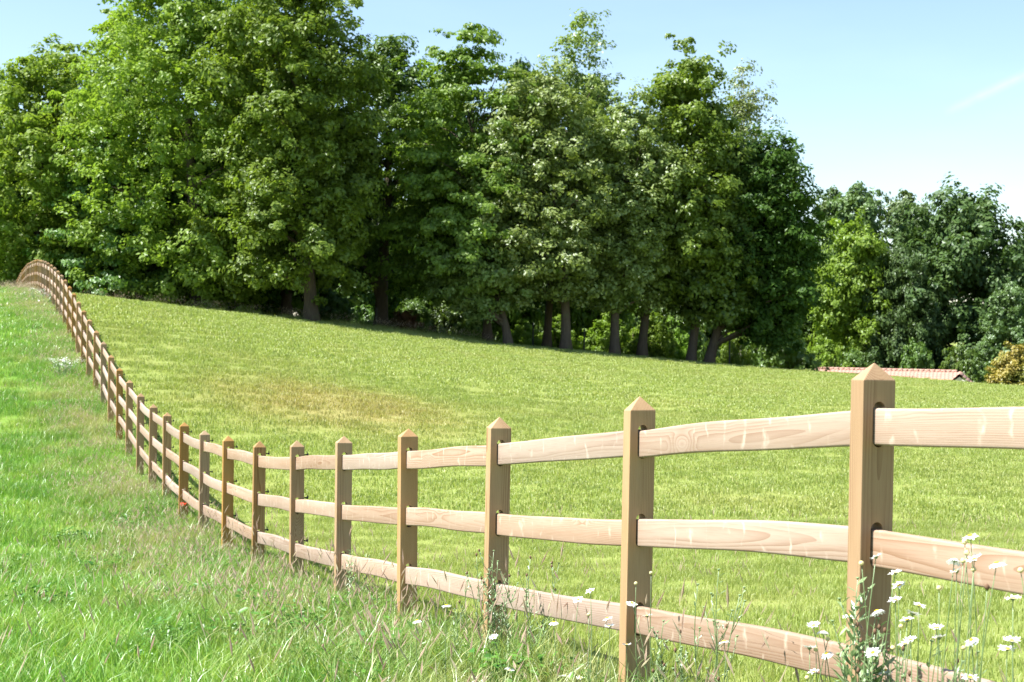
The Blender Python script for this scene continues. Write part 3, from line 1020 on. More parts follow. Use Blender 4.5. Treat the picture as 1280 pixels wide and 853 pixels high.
def pantile_slope(x0, x1, y0, z0, y1, z1, courses, pitch=0.30):
    """rows of lapped wavy tiles from the eave (y0, z0) to the ridge (y1, z1)"""
    mb = MB()
    n = int((x1 - x0) / pitch * 6)
    xs = np.linspace(x0, x1, n)
    wave = 0.035 * np.sin(xs / pitch * 2 * math.pi)
    for c in range(courses):
        a, b = c / courses, (c + 1) / courses
        rows = []
        for u, lift in ((a, 0.05), (b, 0.0)):
            rows.append(np.stack([xs, np.full(n, y0 + (y1 - y0) * u), z0 + (z1 - z0) * u + wave + lift], 1))
        v = np.concatenate([rows[0] - np.array((0, 0, 0.05)), rows[0], rows[1]])
        f = [(i, i + 1, n + i + 1, n + i) for i in range(n - 1)] + [(n + i, n + i + 1, 2 * n + i + 1, 2 * n + i) for i in range(n - 1)]
        mb.add(v, f)
    return mb


bl = at(1004, 460.5, 122)
brr = at(1203, 465.5, 118)
b_ang = math.atan2(brr[1] - bl[1], brr[0] - bl[0])
b_len = float(math.hypot(brr[0] - bl[0], brr[1] - bl[1]))
ridge_z = (bl[2] + brr[2]) / 2
bz = gz(*(0.5 * (bl + brr))[:2])
slope = math.atan2(brr[2] - bl[2], b_len)
house = empty('outbuilding', (bl[0], bl[1], bz - 0.3), b_ang, 'long low outbuilding with red clay tiled roof half hidden by the brow', 'building')
rh = bl[2] - bz + 0.3
half = 2.6
mb = MB()
mb.box(0.2, b_len - 0.2, -half + 0.25, half - 0.25, 0, rh - 1.35)
mb.add([(b_len - 0.2, -half + 0.25, rh - 1.35), (b_len - 0.2, half - 0.25, rh - 1.35), (b_len - 0.2, 0, rh - 0.1), (0.2, -half + 0.25, rh - 1.35), (0.2, half - 0.25, rh - 1.35), (0.2, 0, rh - 0.1)], [(0, 1, 2), (3, 5, 4)])
link('wall', mb.mesh('wall', M_WALL, False), house)
roof = link('roof', pantile_slope(0, b_len, -half, rh - 1.3, 0, rh, 9).mesh('roof', M_TILE), house)
rb = pantile_slope(0, b_len, half, rh - 1.3, 0, rh, 9)
link('roof', rb.mesh('roof', M_TILE), house)
mb = MB()
for i in range(int(b_len / 0.42)):
    mb.tube([(i * 0.42, 0, rh + 0.02), (i * 0.42 + 0.40, 0, rh + 0.03)], [0.11, 0.13], 8)
link('ridge_tiles', mb.mesh('ridge_tiles', M_TILE), roof)
# cross wing at the right end, its gable towards the pasture
wing = MB()
wx0, wx1 = b_len - 1.5, b_len + 1.3
wm = (wx0 + wx1) / 2
wing.box(wx0 + 0.15, wx1 - 0.15, -half - 1.2, -half + 0.24, 0, rh - 1.25)
wing.add([(wx0 + 0.15, -half - 1.2, rh - 1.25), (wx1 - 0.15, -half - 1.2, rh - 1.25), (wm, -half - 1.2, rh - 0.3)], [(0, 1, 2)])
link('gable', wing.mesh('gable', M_WALL, False), house)
for s, xe in ((-1, wx0), (1, wx1)):
    mb = MB()
    src = pantile_slope(-half - 1.35, 0.2, xe, rh - 1.3, wm, rh - 0.02, 6)
    v = np.concatenate(src.v)
    v = np.stack([v[:, 1], v[:, 0], v[:, 2]], 1)
    link('wing_roof', mesh_np('wing_roof', v, src.l, src.s, M_TILE), house)

# thin stakes under the trees
for i, (px, py_t, py_b, d) in enumerate(((912, 425, 456, 97), (666, 404, 433, 96), (730, 412, 439, 96), (470, 385, 412, 93))):
    x = at(px, 430, d)[0]
    z = gz(x, d)
    h = at(px, py_t, d)[2] - z
    mb = MB()
    mb.tube([(0, 0, -0.3), (0.01, 0, h * 0.5), (0, 0, h)], [0.05, 0.05, 0.048], 7)
    mb.tube([(0, 0, h), (0, 0, h + 0.03)], [0.058, 0.03], 7)
    mb.tube([(-0.04, -0.045, h * 0.8), (0.04, -0.045, h * 0.8)], [0.014, 0.014], 5)
    mb.tube([(-0.04, -0.045, h * 0.45), (0.04, -0.045, h * 0.45)], [0.014, 0.014], 5)
    o = link('fence_stake', mb.mesh('fence_stake', M_STAKE))
    o.location = (x, d, z)
    tag(o, 'thin dark stake standing in the pasture edge under the trees', 'stake', 'thin stakes under the trees')


# ------------------------------------------------------------------ grass
def blades(rg, n, radius, h0, h1, w, lean, segs=2, seed_heads=0, flower=None):
    """a small tuft patch: tapering bent blades; returns vertex, loop, size, random and material arrays"""
    V, Lp, S, Rn, MI = [], [], [], [], []
    base = 0
    ang = rg.random(n) * 6.283
    rad = radius * np.sqrt(rg.random(n))
    for i in range(n):
        x, y = rad[i] * math.cos(ang[i]), rad[i] * math.sin(ang[i])
        h = h0 + (h1 - h0) * rg.random() ** 1.3
        a = rg.random() * 6.283
        f = rg.random() * 6.283
        ln = lean * h * (0.3 + rg.random())
        dx, dy = math.cos(a), math.sin(a)
        sx, sy = math.cos(f) * w * (0.6 + 0.8 * rg.random()), 0
        sx, sy = sx, math.sin(f) * w * (0.6 + 0.8 * rg.random())
        r = rg.random()
        pts = []
        for s in range(segs):
            u = s / segs
            k = 1 - 0.55 * u
            ox, oy, oz = x + dx * ln * u * u, y + dy * ln * u * u, h * u - 0.05 * (s == 0)
            pts += [(ox - sx * k, oy - sy * k, oz), (ox + sx * k, oy + sy * k, oz)]
        pts.append((x + dx * ln, y + dy * ln, h * (1 - 0.12 * lean)))
        V += pts
        for s in range(segs - 1):
            b = base + 2 * s
            Lp += [b, b + 1, b + 3, b + 2]
            S.append(4)
            MI.append(0)
        b = base + 2 * (segs - 1)
        Lp += [b, b + 1, b + 2]
        S.append(3)
        MI.append(0)
        Rn += [r] * len(pts)
        base += len(pts)
    for i in range(seed_heads):
        x, y = rg.normal() * radius * 0.6, rg.normal() * radius * 0.6
        h = h1 * (1.0 + 0.6 * rg.random())
        a = rg.random() * 6.283
        ln = 0.22 * h * rg.random()
        dx, dy = math.cos(a), math.sin(a)
        r = rg.random()
        tip = np.array((x + dx * ln, y + dy * ln, h))
        low = np.array((x, y, -0.05))
        V += [tuple(low + np.array((-0.0012, 0, 0))), tuple(low + np.array((0.0012, 0, 0))), tuple(tip)]
        Lp += [base, base + 1, base + 2]
        S.append(3)
        MI.append(0)
        Rn += [r * 0.7 + 0.3] * 3
        base += 3
        hl = 0.05 + 0.06 * rg.random()
        hw = 0.0025 + 0.0035 * rg.random()
        d = np.array((dx * 0.5, dy * 0.5, 1.0))
        d /= np.linalg.norm(d)
        for q in range(3):
            s = np.array((math.cos(q * 2.1 + a), math.sin(q * 2.1 + a), 0.2)) * hw
            V += [tuple(tip - d * hl * 0.2), tuple(tip + d * hl * 0.3 + s), tuple(tip + d * hl), tuple(tip + d * hl * 0.3 - s)]
            Lp += [base, base + 1, base + 2, base + 3]
            S.append(4)
            MI.append(1)
            Rn += [r] * 4
            base += 4
    return np.array(V), Lp, S, np.array(Rn), MI


def patch_object(name, seed, mats, *a, **k):
    rg = np.random.default_rng(seed)
    V, Lp, S, Rn, MI = blades(rg, *a, **k)
    return bpy.data.objects.new(name, mesh_np(name, V, Lp, S, mats, {'r': Rn}, True, MI))   # not linked: only scattered


def scatter(name, label, pts, scl, protos, seed):
    """one object of kind stuff: tufts placed on given points of the ground"""
    n = len(pts)
    rg = np.random.default_rng(seed)
    me = bpy.data.meshes.new(name)
    me.vertices.add(n)
    me.vertices.foreach_set('co', np.ascontiguousarray(pts, np.float32).ravel())
    a = me.attributes.new('rot', 'FLOAT_VECTOR', 'POINT')
    rot = np.zeros((n, 3), np.float32)
    rot[:, 2] = rg.random(n) * 6.283
    rot[:, :2] = rg.normal(size=(n, 2)) * 0.06
    a.data.foreach_set('vector', rot.ravel())
    a = me.attributes.new('scl', 'FLOAT_VECTOR', 'POINT')
    a.data.foreach_set('vector', np.ascontiguousarray(scl, np.float32).ravel())
    a = me.attributes.new('pick', 'INT', 'POINT')
    a.data.foreach_set('value', rg.integers(0, len(protos), n).astype(np.int32))
    me.update()
    o = link(name, me)
    tag(o, label, None, None, 'stuff')
    ng = bpy.data.node_groups.new(name, 'GeometryNodeTree')
    ng.interface.new_socket('Geometry', in_out='INPUT', socket_type='NodeSocketGeometry')
    ng.interface.new_socket('Geometry', in_out='OUTPUT', socket_type='NodeSocketGeometry')
    N, Lk = ng.nodes, ng.links
    gi, go = N.new('NodeGroupInput'), N.new('NodeGroupOutput')
    mp = N.new('GeometryNodeMeshToPoints')
    ip = N.new('GeometryNodeInstanceOnPoints')
    jn = N.new('GeometryNodeJoinGeometry')
    for p in protos:
        oi = N.new('GeometryNodeObjectInfo')
        oi.inputs['Object'].default_value = p
        oi.inputs['As Instance'].default_value = True
        Lk.new(oi.outputs['Geometry'], jn.inputs[0])

    def named(nm, typ):
        q = N.new('GeometryNodeInputNamedAttribute')
        q.data_type = typ
        q.inputs['Name'].default_value = nm
        return q.outputs['Attribute']
    e2r = N.new('FunctionNodeEulerToRotation')
    Lk.new(named('rot', 'FLOAT_VECTOR'), e2r.inputs[0])
    Lk.new(gi.outputs[0], mp.inputs['Mesh'])
    Lk.new(mp.outputs[0], ip.inputs['Points'])
    Lk.new(jn.outputs[0], ip.inputs['Instance'])
    ip.inputs['Pick Instance'].default_value = True
    Lk.new(named('pick', 'INT'), ip.inputs['Instance Index'])
    Lk.new(e2r.outputs[0], ip.inputs['Rotation'])
    Lk.new(named('scl', 'FLOAT_VECTOR'), ip.inputs['Scale'])
    Lk.new(ip.outputs[0], go.inputs[0])
    mod = o.modifiers.new('scatter', 'NODES')
    mod.node_group = ng
    return o


def vnoise(x, y, s, seed=0):
    """cheap smooth noise, 0..1"""
    v = 0
    rg = np.random.default_rng(seed)
    for k in range(6):
        a, b, p = rg.normal(), rg.normal(), rg.random() * 6.28
        v = v + np.sin((a * x + b * y) * s * (1 + 0.35 * k) + p) / (1 + 0.35 * k)
    return 0.5 + v / 6.0


def sow(density, y0, y1, side, seed, lo=None, hi=None, margin=1.5):
    """random points in the view wedge between two depths, on one side of the fence"""
    rg = np.random.default_rng(seed)
    half = 0.37 * y1 + margin
    n = int(density * (y1 - y0) * 2 * half)
    y = y0 + (y1 - y0) * rg.random(n)
    x = (rg.random(n) * 2 - 1) * half
    k = np.abs(x) < 0.37 * y + margin
    x, y = x[k], y[k]
    off = (x - P1[0]) * FENCE_NRM[0] + (y - P1[1]) * FENCE_NRM[1]
    k = off > 0.0 if side > 0 else off <= 0.0
    if lo is not None:
        k &= (off > lo) & (off < hi)
    return x[k], y[k], off[k]


def pts_of(x, y):
    return np.stack([x, y, terrain(x, y)], 1)


def edge_depth(x, y):
    """depth of the wood edge above the pasture"""
    ex = [at(px, py, d)[0] for px, py, d in EDGE]
    ed = [d for _, _, d in EDGE]
    return np.interp(x, ex, ed)


G2 = [M_GRASS, M_SEED]
GM = [M_MEADOW, M_SEED]
tuft_near = [patch_object('meadow_tuft', 300 + i, GM, 190, 0.26, 0.05, 0.21, 0.0030, 0.85, 3, (1, 0, 2)[i % 3]) for i in range(5)]
tuft_far = [patch_object('meadow_tuft_wide', 320 + i, GM, 150, 0.40, 0.06, 0.20, 0.0050, 0.7, 2, 1) for i in range(4)]
turf_near = [patch_object('pasture_tuft', 340 + i, G2, 190, 0.26, 0.018, 0.060, 0.0022, 0.8, 2, i % 2) for i in range(4)]
turf_far = [patch_object('pasture_tuft_wide', 360 + i, G2, 150, 0.50, 0.02, 0.062, 0.0065, 0.8, 2, 0) for i in range(4)]
verge_tuft = [patch_object('verge_tuft', 380 + i, G2, 80, 0.22, 0.10, 0.32, 0.0022, 0.6, 3, 6) for i in range(5)]

rg = np.random.default_rng(77)
P, SC = [], []
for dens, y0, y1 in ((11.0, 2.5, 17.0), ):
    x, y, off = sow(dens, y0, y1, -1, 501)
    near_f = np.exp(-np.abs(off) / 1.2)
    s = (0.75 + 0.5 * vnoise(x, y, 1.4, 5)) * (1 + 0.25 * near_f)
    P.append(pts_of(x, y))
    SC.append(np.stack([np.ones_like(s), np.ones_like(s), s * (0.8 + 0.4 * rg.random(len(s)))], 1))
scatter('meadow_grass', 'lush green meadow grass growing beside the timber fence', np.concatenate(P), np.concatenate(SC), tuft_near, 1)
P, SC = [], []
for dens, y0, y1 in ((7.0, 17.0, 40.0), (4.5, 40.0, 92.0)):
    x, y, off = sow(dens, y0, y1, -1, 502 + int(y0))
    s = 0.7 + 0.5 * vnoise(x, y, 1.1, 6)
    w = 1.0 if y0 < 30 else 1.5
    P.append(pts_of(x, y))
    SC.append(np.stack([s * 0 + w, s * 0 + w, s], 1))
scatter('hillside_grass', 'green meadow grass covering the hillside along the far fence', np.concatenate(P), np.concatenate(SC), tuft_far, 2)
x, y, off = sow(18.0, 2.0, 22.0, 1, 510)
s = 0.8 + 0.4 * vnoise(x, y, 1.2, 8)
strip = np.exp(-off / 0.45)
scatter('pasture_grass', 'short cropped pasture grass just behind the timber fence', pts_of(x, y), np.stack([s * 0 + 1, s * 0 + 1, s * (1 + 1.6 * strip)], 1), turf_near, 3)
P, SC = [], []
for dens, y0, y1, w in ((8.0, 22.0, 48.0, 1.0), (3.6, 48.0, 106.0, 1.6)):
    x, y, off = sow(dens, y0, y1, 1, 511 + int(y0))
    k = y < edge_depth(x, y) + 8
    x, y = x[k], y[k]
    s = 0.85 + 0.2 * vnoise(x, y, 0.8, 9)
    P.append(pts_of(x, y))
    SC.append(np.stack([s * 0 + w, s * 0 + w, s], 1))
scatter('slope_grass', 'short pasture grass on the slope below the trees', np.concatenate(P), np.concatenate(SC), turf_far, 4)
P, SC = [], []
x, y, off = sow(16.0, 2.5, 95.0, -1, 520, -1.5, 0.0)
k = vnoise(x, y, 1.6, 12) * 1.1 - 0.25 * np.abs(off + 0.4) > 0.36
x, y = x[k], y[k]
k = (y > 8) | (np.random.default_rng(5).random(len(y)) < 0.12)
x, y = x[k], y[k]
P.append(pts_of(x, y))
x, y, off = sow(10.0, 3.0, 60.0, 1, 521, 0.0, 0.45)
k = (vnoise(x, y, 1.6, 13) > 0.5) & (y > 8)
x, y = x[k], y[k]
P.append(pts_of(x, y))
P = np.concatenate(P)
s = 0.45 + 0.5 * np.random.default_rng(4).random(len(P))
scatter('seeding_grass', 'dry pinkish seeding grass along the foot of the fence', P, np.stack([s * 0 + 1, s * 0 + 1, s], 1), verge_tuft, 5)
tall_tuft = [patch_object('tall_tuft', 400 + i, GM, 70, 0.20, 0.16, 0.46, 0.0030, 0.55, 3, 2) for i in range(5)]
x, y, off = sow(15.0, 2.5, 26.0, -1, 530, -1.6, 0.25)
k = vnoise(x, y, 1.9, 14) + 0.30 * np.exp(-np.abs(off + 0.25) / 0.4) > 0.50
x, y, off = x[k], y[k], off[k]
s = (0.55 + 0.55 * np.random.default_rng(8).random(len(x))) * (0.75 + 0.25 * np.exp(-np.abs(off + 0.2) / 0.5))
scatter('tall_verge_grass', 'tall uncut green grass round the feet of the nearer posts', pts_of(x, y), np.stack([s * 0 + 1, s * 0 + 1, s], 1), tall_tuft, 8)
rg = np.random.default_rng(9)
x = at(110, 400, 88)[0] + (at(620, 400, 90)[0] - at(110, 400, 88)[0]) * rg.random(420)
y = edge_depth(x, 0) + rg.normal(size=420) * 0.7 - 0.6
k = vnoise(x, y, 1.5, 15) > 0.36
x, y = x[k], y[k]
s = 0.7 + 0.7 * rg.random(len(x))
scatter('rough_edge_grass', 'rough brownish grass fringe along the wood edge of the pasture', pts_of(x, y), np.stack([s * 0 + 1.6, s * 0 + 1.6, s], 1), verge_tuft, 6)


# ------------------------------------------------------------------ broad-leaved herbs in the sward
def herb_object(name, seed, n, radius, size, h):
    rg = np.random.default_rng(seed)
    mb = MB()
    for i in range(n):
        a = rg.random() * 6.283
        r = radius * math.sqrt(rg.random())
        z = h * (0.4 + 0.6 * rg.random())
        c = np.array((r * math.cos(a), r * math.sin(a), z))
        nn = np.array((rg.normal() * 0.45, rg.normal() * 0.45, 1.0))
        nn /= np.linalg.norm(nn)
        t = np.cross(nn, rg.normal(size=3))
        t /= np.linalg.norm(t)
        b = np.cross(nn, t)
        s = size * (0.6 + 0.8 * rg.random())
        v = [c - t * s, c - t * s * 0.3 + b * s * 0.5 + nn * s * 0.1, c + t * s * 0.5 + b * s * 0.42 + nn * s * 0.08, c + t * s - nn * s * 0.15,
             c + t * s * 0.5 - b * s * 0.42 + nn * s * 0.08, c - t * s * 0.3 - b * s * 0.5 + nn * s * 0.1]
        mb.add(v, [(0, 1, 2, 3), (0, 3, 4, 5)], rg.random())
        foot = np.array((c[0] * 0.7, c[1] * 0.7, -0.03))
        mb.tube([foot, (foot + c) / 2 + np.array((0, 0, 0.02)), c], [0.0016, 0.0014, 0.001], 3, 0.3, False)
    return bpy.data.objects.new(name, mb.mesh(name, M_HERB))


herbs = [herb_object('herb_tuft', 600 + i, 46, 0.20, (0.018, 0.022, 0.015, 0.026)[i], (0.22, 0.26, 0.24, 0.20)[i]) for i in range(4)]
x, y, off = sow(3.2, 3.5, 22.0, -1, 620)
k = vnoise(x, y, 1.3, 21) + 0.35 * np.exp(-np.abs(off + 0.8)) > 0.66
x, y = x[k], y[k]
s = 0.7 + 0.5 * np.random.default_rng(6).random(len(x))
scatter('low_herbs', 'leafy clover and dock patches among the meadow grass', pts_of(x, y), np.stack([s, s, s], 1), herbs, 7)


# ------------------------------------------------------------------ daisies
def petals_mesh(seed, r_out, r_in, n, droop):
    rg = np.random.default_rng(seed)
    mb = MB()
    for i in range(n):
        a = 2 * math.pi * i / n + rg.normal() * 0.06
        L = r_out * (0.85 + 0.25 * rg.random())
        w = 0.0042
        d = np.array((math.cos(a), math.sin(a), 0))
        s = np.array((-math.sin(a), math.cos(a), 0))
        up = np.array((0, 0, 1.0))
        z1, z2 = droop * 0.3 + rg.normal() * 0.0012, droop + rg.normal() * 0.0025
        v = [d * r_in - s * w * 0.6, d * r_in + s * w * 0.6, d * (L * 0.62) + s * w + up * z1, d * (L * 0.62) - s * w + up * z1, d * L + s * w * 0.5 + up * z2, d * L - s * w * 0.5 + up * z2]
        mb.add(v, [(0, 1, 2, 3), (3, 2, 4, 5)])
    return mb.mesh('petals', M_PETAL)


def dome_mesh(name, r, h, mat, rings=4, sides=10, under=0.004):
    mb = MB()
    v, f = [], []
    for i in range(rings):
        t = i / rings * math.pi / 2
        for j in range(sides):
            a = 2 * math.pi * j / sides
            v.append((r * math.cos(t) * math.cos(a), r * math.cos(t) * math.sin(a), h * math.sin(t)))
    v.append((0, 0, h))
    top = len(v) - 1
    v.append((0, 0, -under))
    for i in range(rings - 1):
        for j in range(sides):
            k = (j + 1) % sides
            f.append((i * sides + j, i * sides + k, (i + 1) * sides + k, (i + 1) * sides + j))
    for j in range(sides):
        k = (j + 1) % sides
        f.append(((rings - 1) * sides + j, (rings - 1) * sides + k, top))
        f.append((k, j, top + 1))
    mb.add(v, f)
    return mb.mesh(name, mat)


PETALS = [petals_mesh(i, 0.0235, 0.006, 19, d) for i, d in enumerate((0.002, -0.005, 0.006, -0.009))]
DISC = dome_mesh('disc', 0.0082, 0.0042, M_DISC)
BUD_Y = dome_mesh('bud', 0.0085, 0.010, M_BUDY, under=0.006)
BUD_B = dome_mesh('bud', 0.0075, 0.012, M_BUD, under=0.008)
SEPAL = dome_mesh('sepals', 0.0085, 0.002, M_WEED, under=0.007)


def daisy(px, py, depth, label, group, bud=None, scale=1.0, seed=0, name='daisy'):
    m = ray(px, py)[0]
    k = FENCE_STEP[0] / FENCE_STEP[1]
    depth = min(depth, (P1[0] - k * P1[1]) / (m - k) - 0.28)      # this side of the fence
    rg = random.Random(seed * 31 + int(px))
    head = at(px, py, depth)
    fx, fy = head[0] + rg.uniform(-0.06, 0.07), depth + rg.uniform(-0.08, 0.06)
    fz = gz(fx, fy)
    root = empty(name, (fx, fy, fz), 0, label, 'flower', group)
    h = Vector(head - np.array((fx, fy, fz)))
    mb = MB()
    q = np.linspace(0, 1, 8)
    bend = rg.uniform(-0.03, 0.03)
    pts = np.stack([h.x * q ** 1.4 + bend * np.sin(q * math.pi), h.y * q ** 1.4, -0.04 + (h.z + 0.04) * q], 1)
    mb.tube(pts, np.interp(q, (0, 1), (0.0026, 0.0013)), 5, rg.random() * 0.7)
    for j in range(5):
        u = 0.12 + 0.12 * j + rg.uniform(0, 0.05)
        c = np.array([np.interp(u, q, pts[:, i]) for i in range(3)])
        a = rg.uniform(0, 6.28)
        L = rg.uniform(0.02, 0.05) * (1.2 - u)
        d = np.array((math.cos(a), math.sin(a), 0.9)) * L
        s = np.array((-math.sin(a), math.cos(a), 0)) * 0.0035
        mb.add([c, c + d * 0.55 + s, c + d, c + d * 0.55 - s], [(0, 1, 2, 3)], rg.random())
    link('stem', mb.mesh('stem', M_WEED), root)
    tilt = rg.uniform(0.05, 0.55)
    az = math.pi + rg.uniform(-1.1, 0.7) if rg.random() < 0.75 else rg.uniform(0, 6.28)
    nrm = Vector((math.sin(tilt) * math.cos(az), math.sin(tilt) * math.sin(az), math.cos(tilt)))
    rot = nrm.to_track_quat('Z', 'Y').to_euler()
    if bud is None:
        pet = link('petals', PETALS[rg.randrange(4)], root)
        pet.location, pet.rotation_euler, pet.scale = h, rot, (scale,) * 3
        link('disc', DISC, pet)
        link('sepals', SEPAL, pet).location = (0, 0, -0.0015)
    else:
        b = link('bud', bud, root)
        b.location, b.rotation_euler, b.scale = h, rot, (scale,) * 3
    return root


near_daisies = [(1095, 696), (1119, 716), (1124, 732), (1119, 750), (1096, 764), (1149, 757), (1141, 767), (1134, 775), (1170, 785), (1174, 797), (1138, 800), (1131, 805), (1213, 670),
                (1193, 700), (1218, 699), (1196, 714), (1246, 704), (1266, 748), (1265, 801), (1259, 811), (1214, 800), (1213, 847), (1106, 838), (1091, 816)]
for i, (px, py) in enumerate(near_daisies):
    special = {0: 'white oxeye daisy held up against the front of the largest post', 12: 'tallest white oxeye daisy, its head over the middle rail',
               17: 'white oxeye daisy standing apart from the cluster at the largest post'}.get(i)
    daisy(px, py, 4.35 + 0.25 * ((i * 7) % 5) / 4, special or 'white oxeye daisy in the tall cluster at the foot of the largest post', None if special else 'daisies at the largest post', None, 1.0 if i % 5 else 0.85, i)
for i, (px, py, b) in enumerate(((1206, 679, BUD_Y), (1209, 692, BUD_Y), (1204, 702, BUD_Y), (1126, 784, BUD_Y), (1276, 714, BUD_Y), (1174, 736, BUD_Y), (1077, 705, BUD_Y), (1234, 735, BUD_B),
                                 (1204, 811, BUD_Y), (1217, 713, BUD_Y), (1116, 811, BUD_Y))):
    daisy(px, py, 4.4 + 0.05 * (i % 4), 'closed daisy bud on a bare stalk in the cluster at the largest post', 'daisy buds at the largest post', b, 1.0, 50 + i)
for i, (px, py, b) in enumerate(((1017, 782, None), (1028, 789, None), (1012, 810, None), (1033, 817, None), (1035, 800, BUD_Y), (1020, 813, BUD_Y), (1009, 848, BUD_Y), (1062, 769, None))):
    daisy(px, py, 4.75, 'white oxeye daisy against the lowest rail beside the largest post' if b is None else 'closed daisy bud against the lowest rail beside the largest post',
          'daisies against the lowest rail' if b is None else 'buds against the lowest rail', b, 0.95, 80 + i)
for i, (px, py, b) in enumerate(((738, 739, None), (723, 750, None), (759, 773, None), (762, 783, None), (790, 754, None), (814, 717, BUD_Y), (795, 730, BUD_Y), (809, 770, None), (783, 806, None),
                                 (736, 769, BUD_Y))):
    daisy(px, py, 6.25 + 0.05 * (i % 3), 'white oxeye daisy growing round the second largest post' if b is None else 'pale daisy bud growing round the second largest post',
          'daisies round the second post' if b is None else 'buds round the second post', b, 1.0, 110 + i)
for i, (px, py) in enumerate(((617, 797), (692, 778), (637, 838), (703, 846), (558, 757), (521, 776), (905, 802), (726, 848), (1017, 840))):
    daisy(px, py, 6.6 if px < 850 else 5.2, 'single white daisy low in the grass along the fence', 'scattered daisies low in the grass', None, 0.95, 140 + i)


# ------------------------------------------------------------------ knapweed and other leafy weeds
def weed(px, py_top, depth, stems, spread, label, seed, leaf_len=0.055, leaf_w=0.008, leaf_every=0.035, buds=True):
    rg = random.Random(seed)
    top = at(px, py_top, depth)
    fx, fy = top[0], depth
    fz = gz(fx, fy)
    root = empty('leafy_weed', (fx, fy, fz), 0, label, 'weed')
    H = top[2] - fz
    st, fo = MB(), MB()
    tips = []

    def leaf(c, d, L, w):
        d = d / (np.linalg.norm(d) + 1e-9)
        s = np.cross(d, (0, 0, 1.0))
        s = s / (np.linalg.norm(s) + 1e-9)
        up = np.cross(s, d)
        v = [c, c + d * L * 0.4 + s * w, c + d * L * 0.75 + s * w * 0.7 - up * L * 0.03, c + d * L - up * L * 0.12, c + d * L * 0.75 - s * w * 0.7 - up * L * 0.03, c + d * L * 0.4 - s * w]
        fo.add(v, [(0, 1, 2, 3), (0, 3, 4, 5)], rg.random())

    for k in range(stems):
        h = H * (1.0 if k == 0 else rg.uniform(0.6, 0.97))
        ex, ey = rg.uniform(-spread, spread), rg.uniform(-spread, spread) * 0.6
        if k == 0:
            ex = 0.0
        q = np.linspace(0, 1, 9)
        pts = np.stack([ex * q ** 1.2 + 0.012 * np.sin(q * 6 + k), ey * q ** 1.2, -0.04 + (h + 0.04) * q], 1)
        st.tube(pts, np.interp(q, (0, 1), (0.0034, 0.0014)), 5, rg.random())
        tips.append(pts[-1])
        z = 0.06
        while z < h * 0.97:
            u = z / h
            c = np.array([np.interp(u, q, pts[:, i]) for i in range(3)])
            a = rg.uniform(0, 6.28)
            leaf(c, np.array((math.cos(a), math.sin(a), rg.uniform(0.4, 1.4))), leaf_len * rg.uniform(0.6, 1.3) * (1.15 - 0.55 * u), leaf_w * rg.uniform(0.6, 1.1) * (1.15 - 0.5 * u))
            z += leaf_every * rg.uniform(0.5, 1.3)
        for b in range(rg.randint(1, 3)):
            u = rg.uniform(0.5, 0.85)
            c = np.array([np.interp(u, q, pts[:, i]) for i in range(3)])
            a = rg.uniform(0, 6.28)
            L = h * rg.uniform(0.10, 0.24)
            e = c + np.array((math.cos(a) * L * 0.5, math.sin(a) * L * 0.5, L))
            m = (c + e) / 2 + np.array((math.cos(a), math.sin(a), 0)) * L * 0.08
            st.tube([c, m, e], [0.0018, 0.0015, 0.0012], 4, rg.random())
            tips.append(e)
            for w in range(4):
                f = c + (e - c) * (0.25 + 0.2 * w)
                a2 = rg.uniform(0, 6.28)
                leaf(f, np.array((math.cos(a2), math.sin(a2), 1.0)), leaf_len * 0.5, leaf_w * 0.55)
    link('stem', st.mesh('stem', M_WEED), root)
    f = link('foliage', fo.mesh('foliage', M_WEED, False), root)
    tag(f, None, None, None, 'stuff')
    if buds:
        for t in tips:
            b = link('bud', BUD_B if rg.random() < 0.35 else SEPAL, root)
            b.location = t
            b.scale = (0.8, 0.8, 1.0)
    return root


weed(1076, 724, 4.55, 5, 0.06, 'leafy grey-green weed climbing the front of the largest post', 1, 0.085, 0.0115, 0.016)
weed(1104, 776, 4.5, 7, 0.08, 'bushy weed with brown buds at the right foot of the largest post', 2, 0.065, 0.010, 0.016)
weed(900, 712, 5.35, 4, 0.09, 'knapweed with brown buds standing up past the lowest rail between the largest posts', 3, 0.05, 0.006, 0.045)
weed(872, 728, 5.45, 3, 0.08, 'thin knapweed with upright tips left of the taller knapweed by the lowest rail', 4, 0.05, 0.006, 0.05)
weed(618, 690, 7.85, 10, 0.17, 'silvery branching knapweed covering the foot of the third post', 5, 0.06, 0.007, 0.028)
weed(664, 700, 7.7, 8, 0.17, 'silvery branching knapweed in front of the lowest rail, right of the third post', 6, 0.06, 0.007, 0.030)
weed(585, 715, 7.9, 3, 0.12, 'small thin knapweed left of the third post', 7, 0.05, 0.006, 0.04)
weed(440, 690, 11.4, 5, 0.16, 'leafy green weed at the foot of the fifth post', 8, 0.07, 0.010, 0.035)
weed(830, 775, 6.0, 3, 0.10, 'short leafy weed right of the second largest post', 9, 0.06, 0.008, 0.035)
weed(1165, 800, 4.4, 4, 0.12, 'low leafy weed under the daisy cluster', 10, 0.06, 0.009, 0.025)
weed(1225, 815, 4.3, 3, 0.10, 'low thin weed under the tallest daisy', 11, 0.06, 0.008, 0.03)

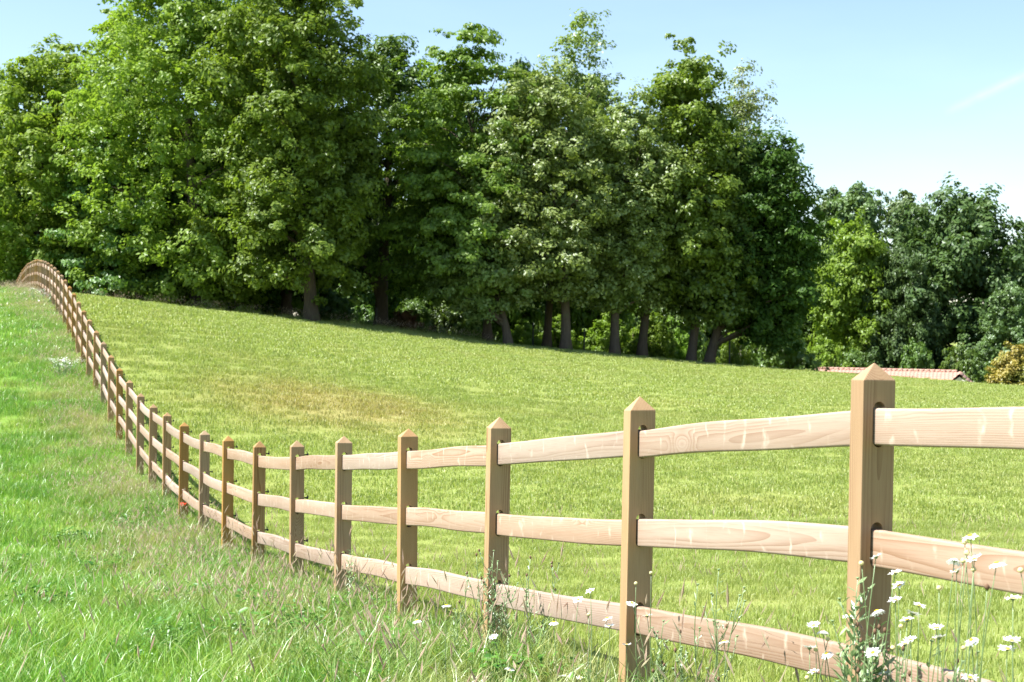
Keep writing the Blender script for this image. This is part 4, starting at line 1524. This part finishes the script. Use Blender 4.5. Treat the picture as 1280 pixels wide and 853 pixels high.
# poppy by the tenth post
pp = at(228, 633, 20.1)
pz = gz(pp[0], 20.1)
pr = empty('poppy', (pp[0], 20.1, pz), 0, 'single red poppy at the foot of a fence post', 'flower')
mb = MB()
hh = max(pp[2] - pz, 0.25)
mb.tube([(0, 0, -0.03), (0.02, 0, hh * 0.6), (0, 0, hh)], [0.003, 0.0025, 0.002], 5)
link('stem', mb.mesh('stem', M_WEED), pr)
mb = MB()
for i in range(4):
    a = i * math.pi / 2 + 0.3
    d, s = np.array((math.cos(a), math.sin(a), 0)), np.array((-math.sin(a), math.cos(a), 0))
    c0 = np.array((0, 0, hh))
    up = np.array((0, 0, 1.0))
    mb.add([c0, c0 + d * 0.025 + s * 0.03 + up * 0.02, c0 + d * 0.05 + s * 0.025 + up * 0.045, c0 + d * 0.052 - s * 0.025 + up * 0.045, c0 + d * 0.025 - s * 0.03 + up * 0.02], [(0, 1, 2, 3, 4)])
link('petals', mb.mesh('petals', M_POPPY), pr)
link('seed_pod', BUD_B, pr).location = (0, 0, hh)


# white flower clumps beside the far fence
def white_clump(px, py, depth, w, h, n, label, seed):
    rg = np.random.default_rng(seed)
    c = at(px, py, depth)
    z = gz(c[0], depth)
    root = empty('white_flower_clump', (c[0], depth, z), 0, label, 'flower')
    st, fl, lf = MB(), MB(), MB()
    for i in range(n):
        x, y = rg.normal() * w * 0.4, rg.normal() * w * 0.4
        zz = h * (0.6 + 0.4 * rg.random())
        st.tube([(x * 0.6, y * 0.6, -0.03), (x, y, zz)], [0.004, 0.003], 4, rg.random(), False)
        for q in range(7):
            o = np.array((x, y, zz)) + rg.normal(size=3) * np.array((0.05, 0.05, 0.03))
            s = 0.012 + 0.010 * rg.random()
            a = rg.random() * 3
            d, e = np.array((math.cos(a), math.sin(a), 0.15)) * s, np.array((-math.sin(a), math.cos(a), 0.1)) * s
            fl.add([o - d, o + e, o + d, o - e], [(0, 1, 2, 3)])
        for q in range(5):
            o = np.array((x, y, zz * rg.random()))
            d = rg.normal(size=3) * 0.06
            e = np.cross(d, rg.normal(size=3))
            e = e / np.linalg.norm(e) * 0.015
            lf.add([o, o + d * 0.5 + e, o + d, o + d * 0.5 - e], [(0, 1, 2, 3)], rg.random())
    link('stem', st.mesh('stem', M_WEED), root)
    tag(link('flower_heads', fl.mesh('flower_heads', M_PETAL, False), root), kind='stuff')
    tag(link('foliage', lf.mesh('foliage', M_WEED, False), root), kind='stuff')


white_clump(83, 468, 36.5, 0.36, 0.45, 30, 'white flowering clump in the meadow beside the climbing fence', 1)
white_clump(50, 378, 52.0, 0.9, 0.6, 26, 'thin whitish flowering clump higher up beside the fence near the crest', 2)
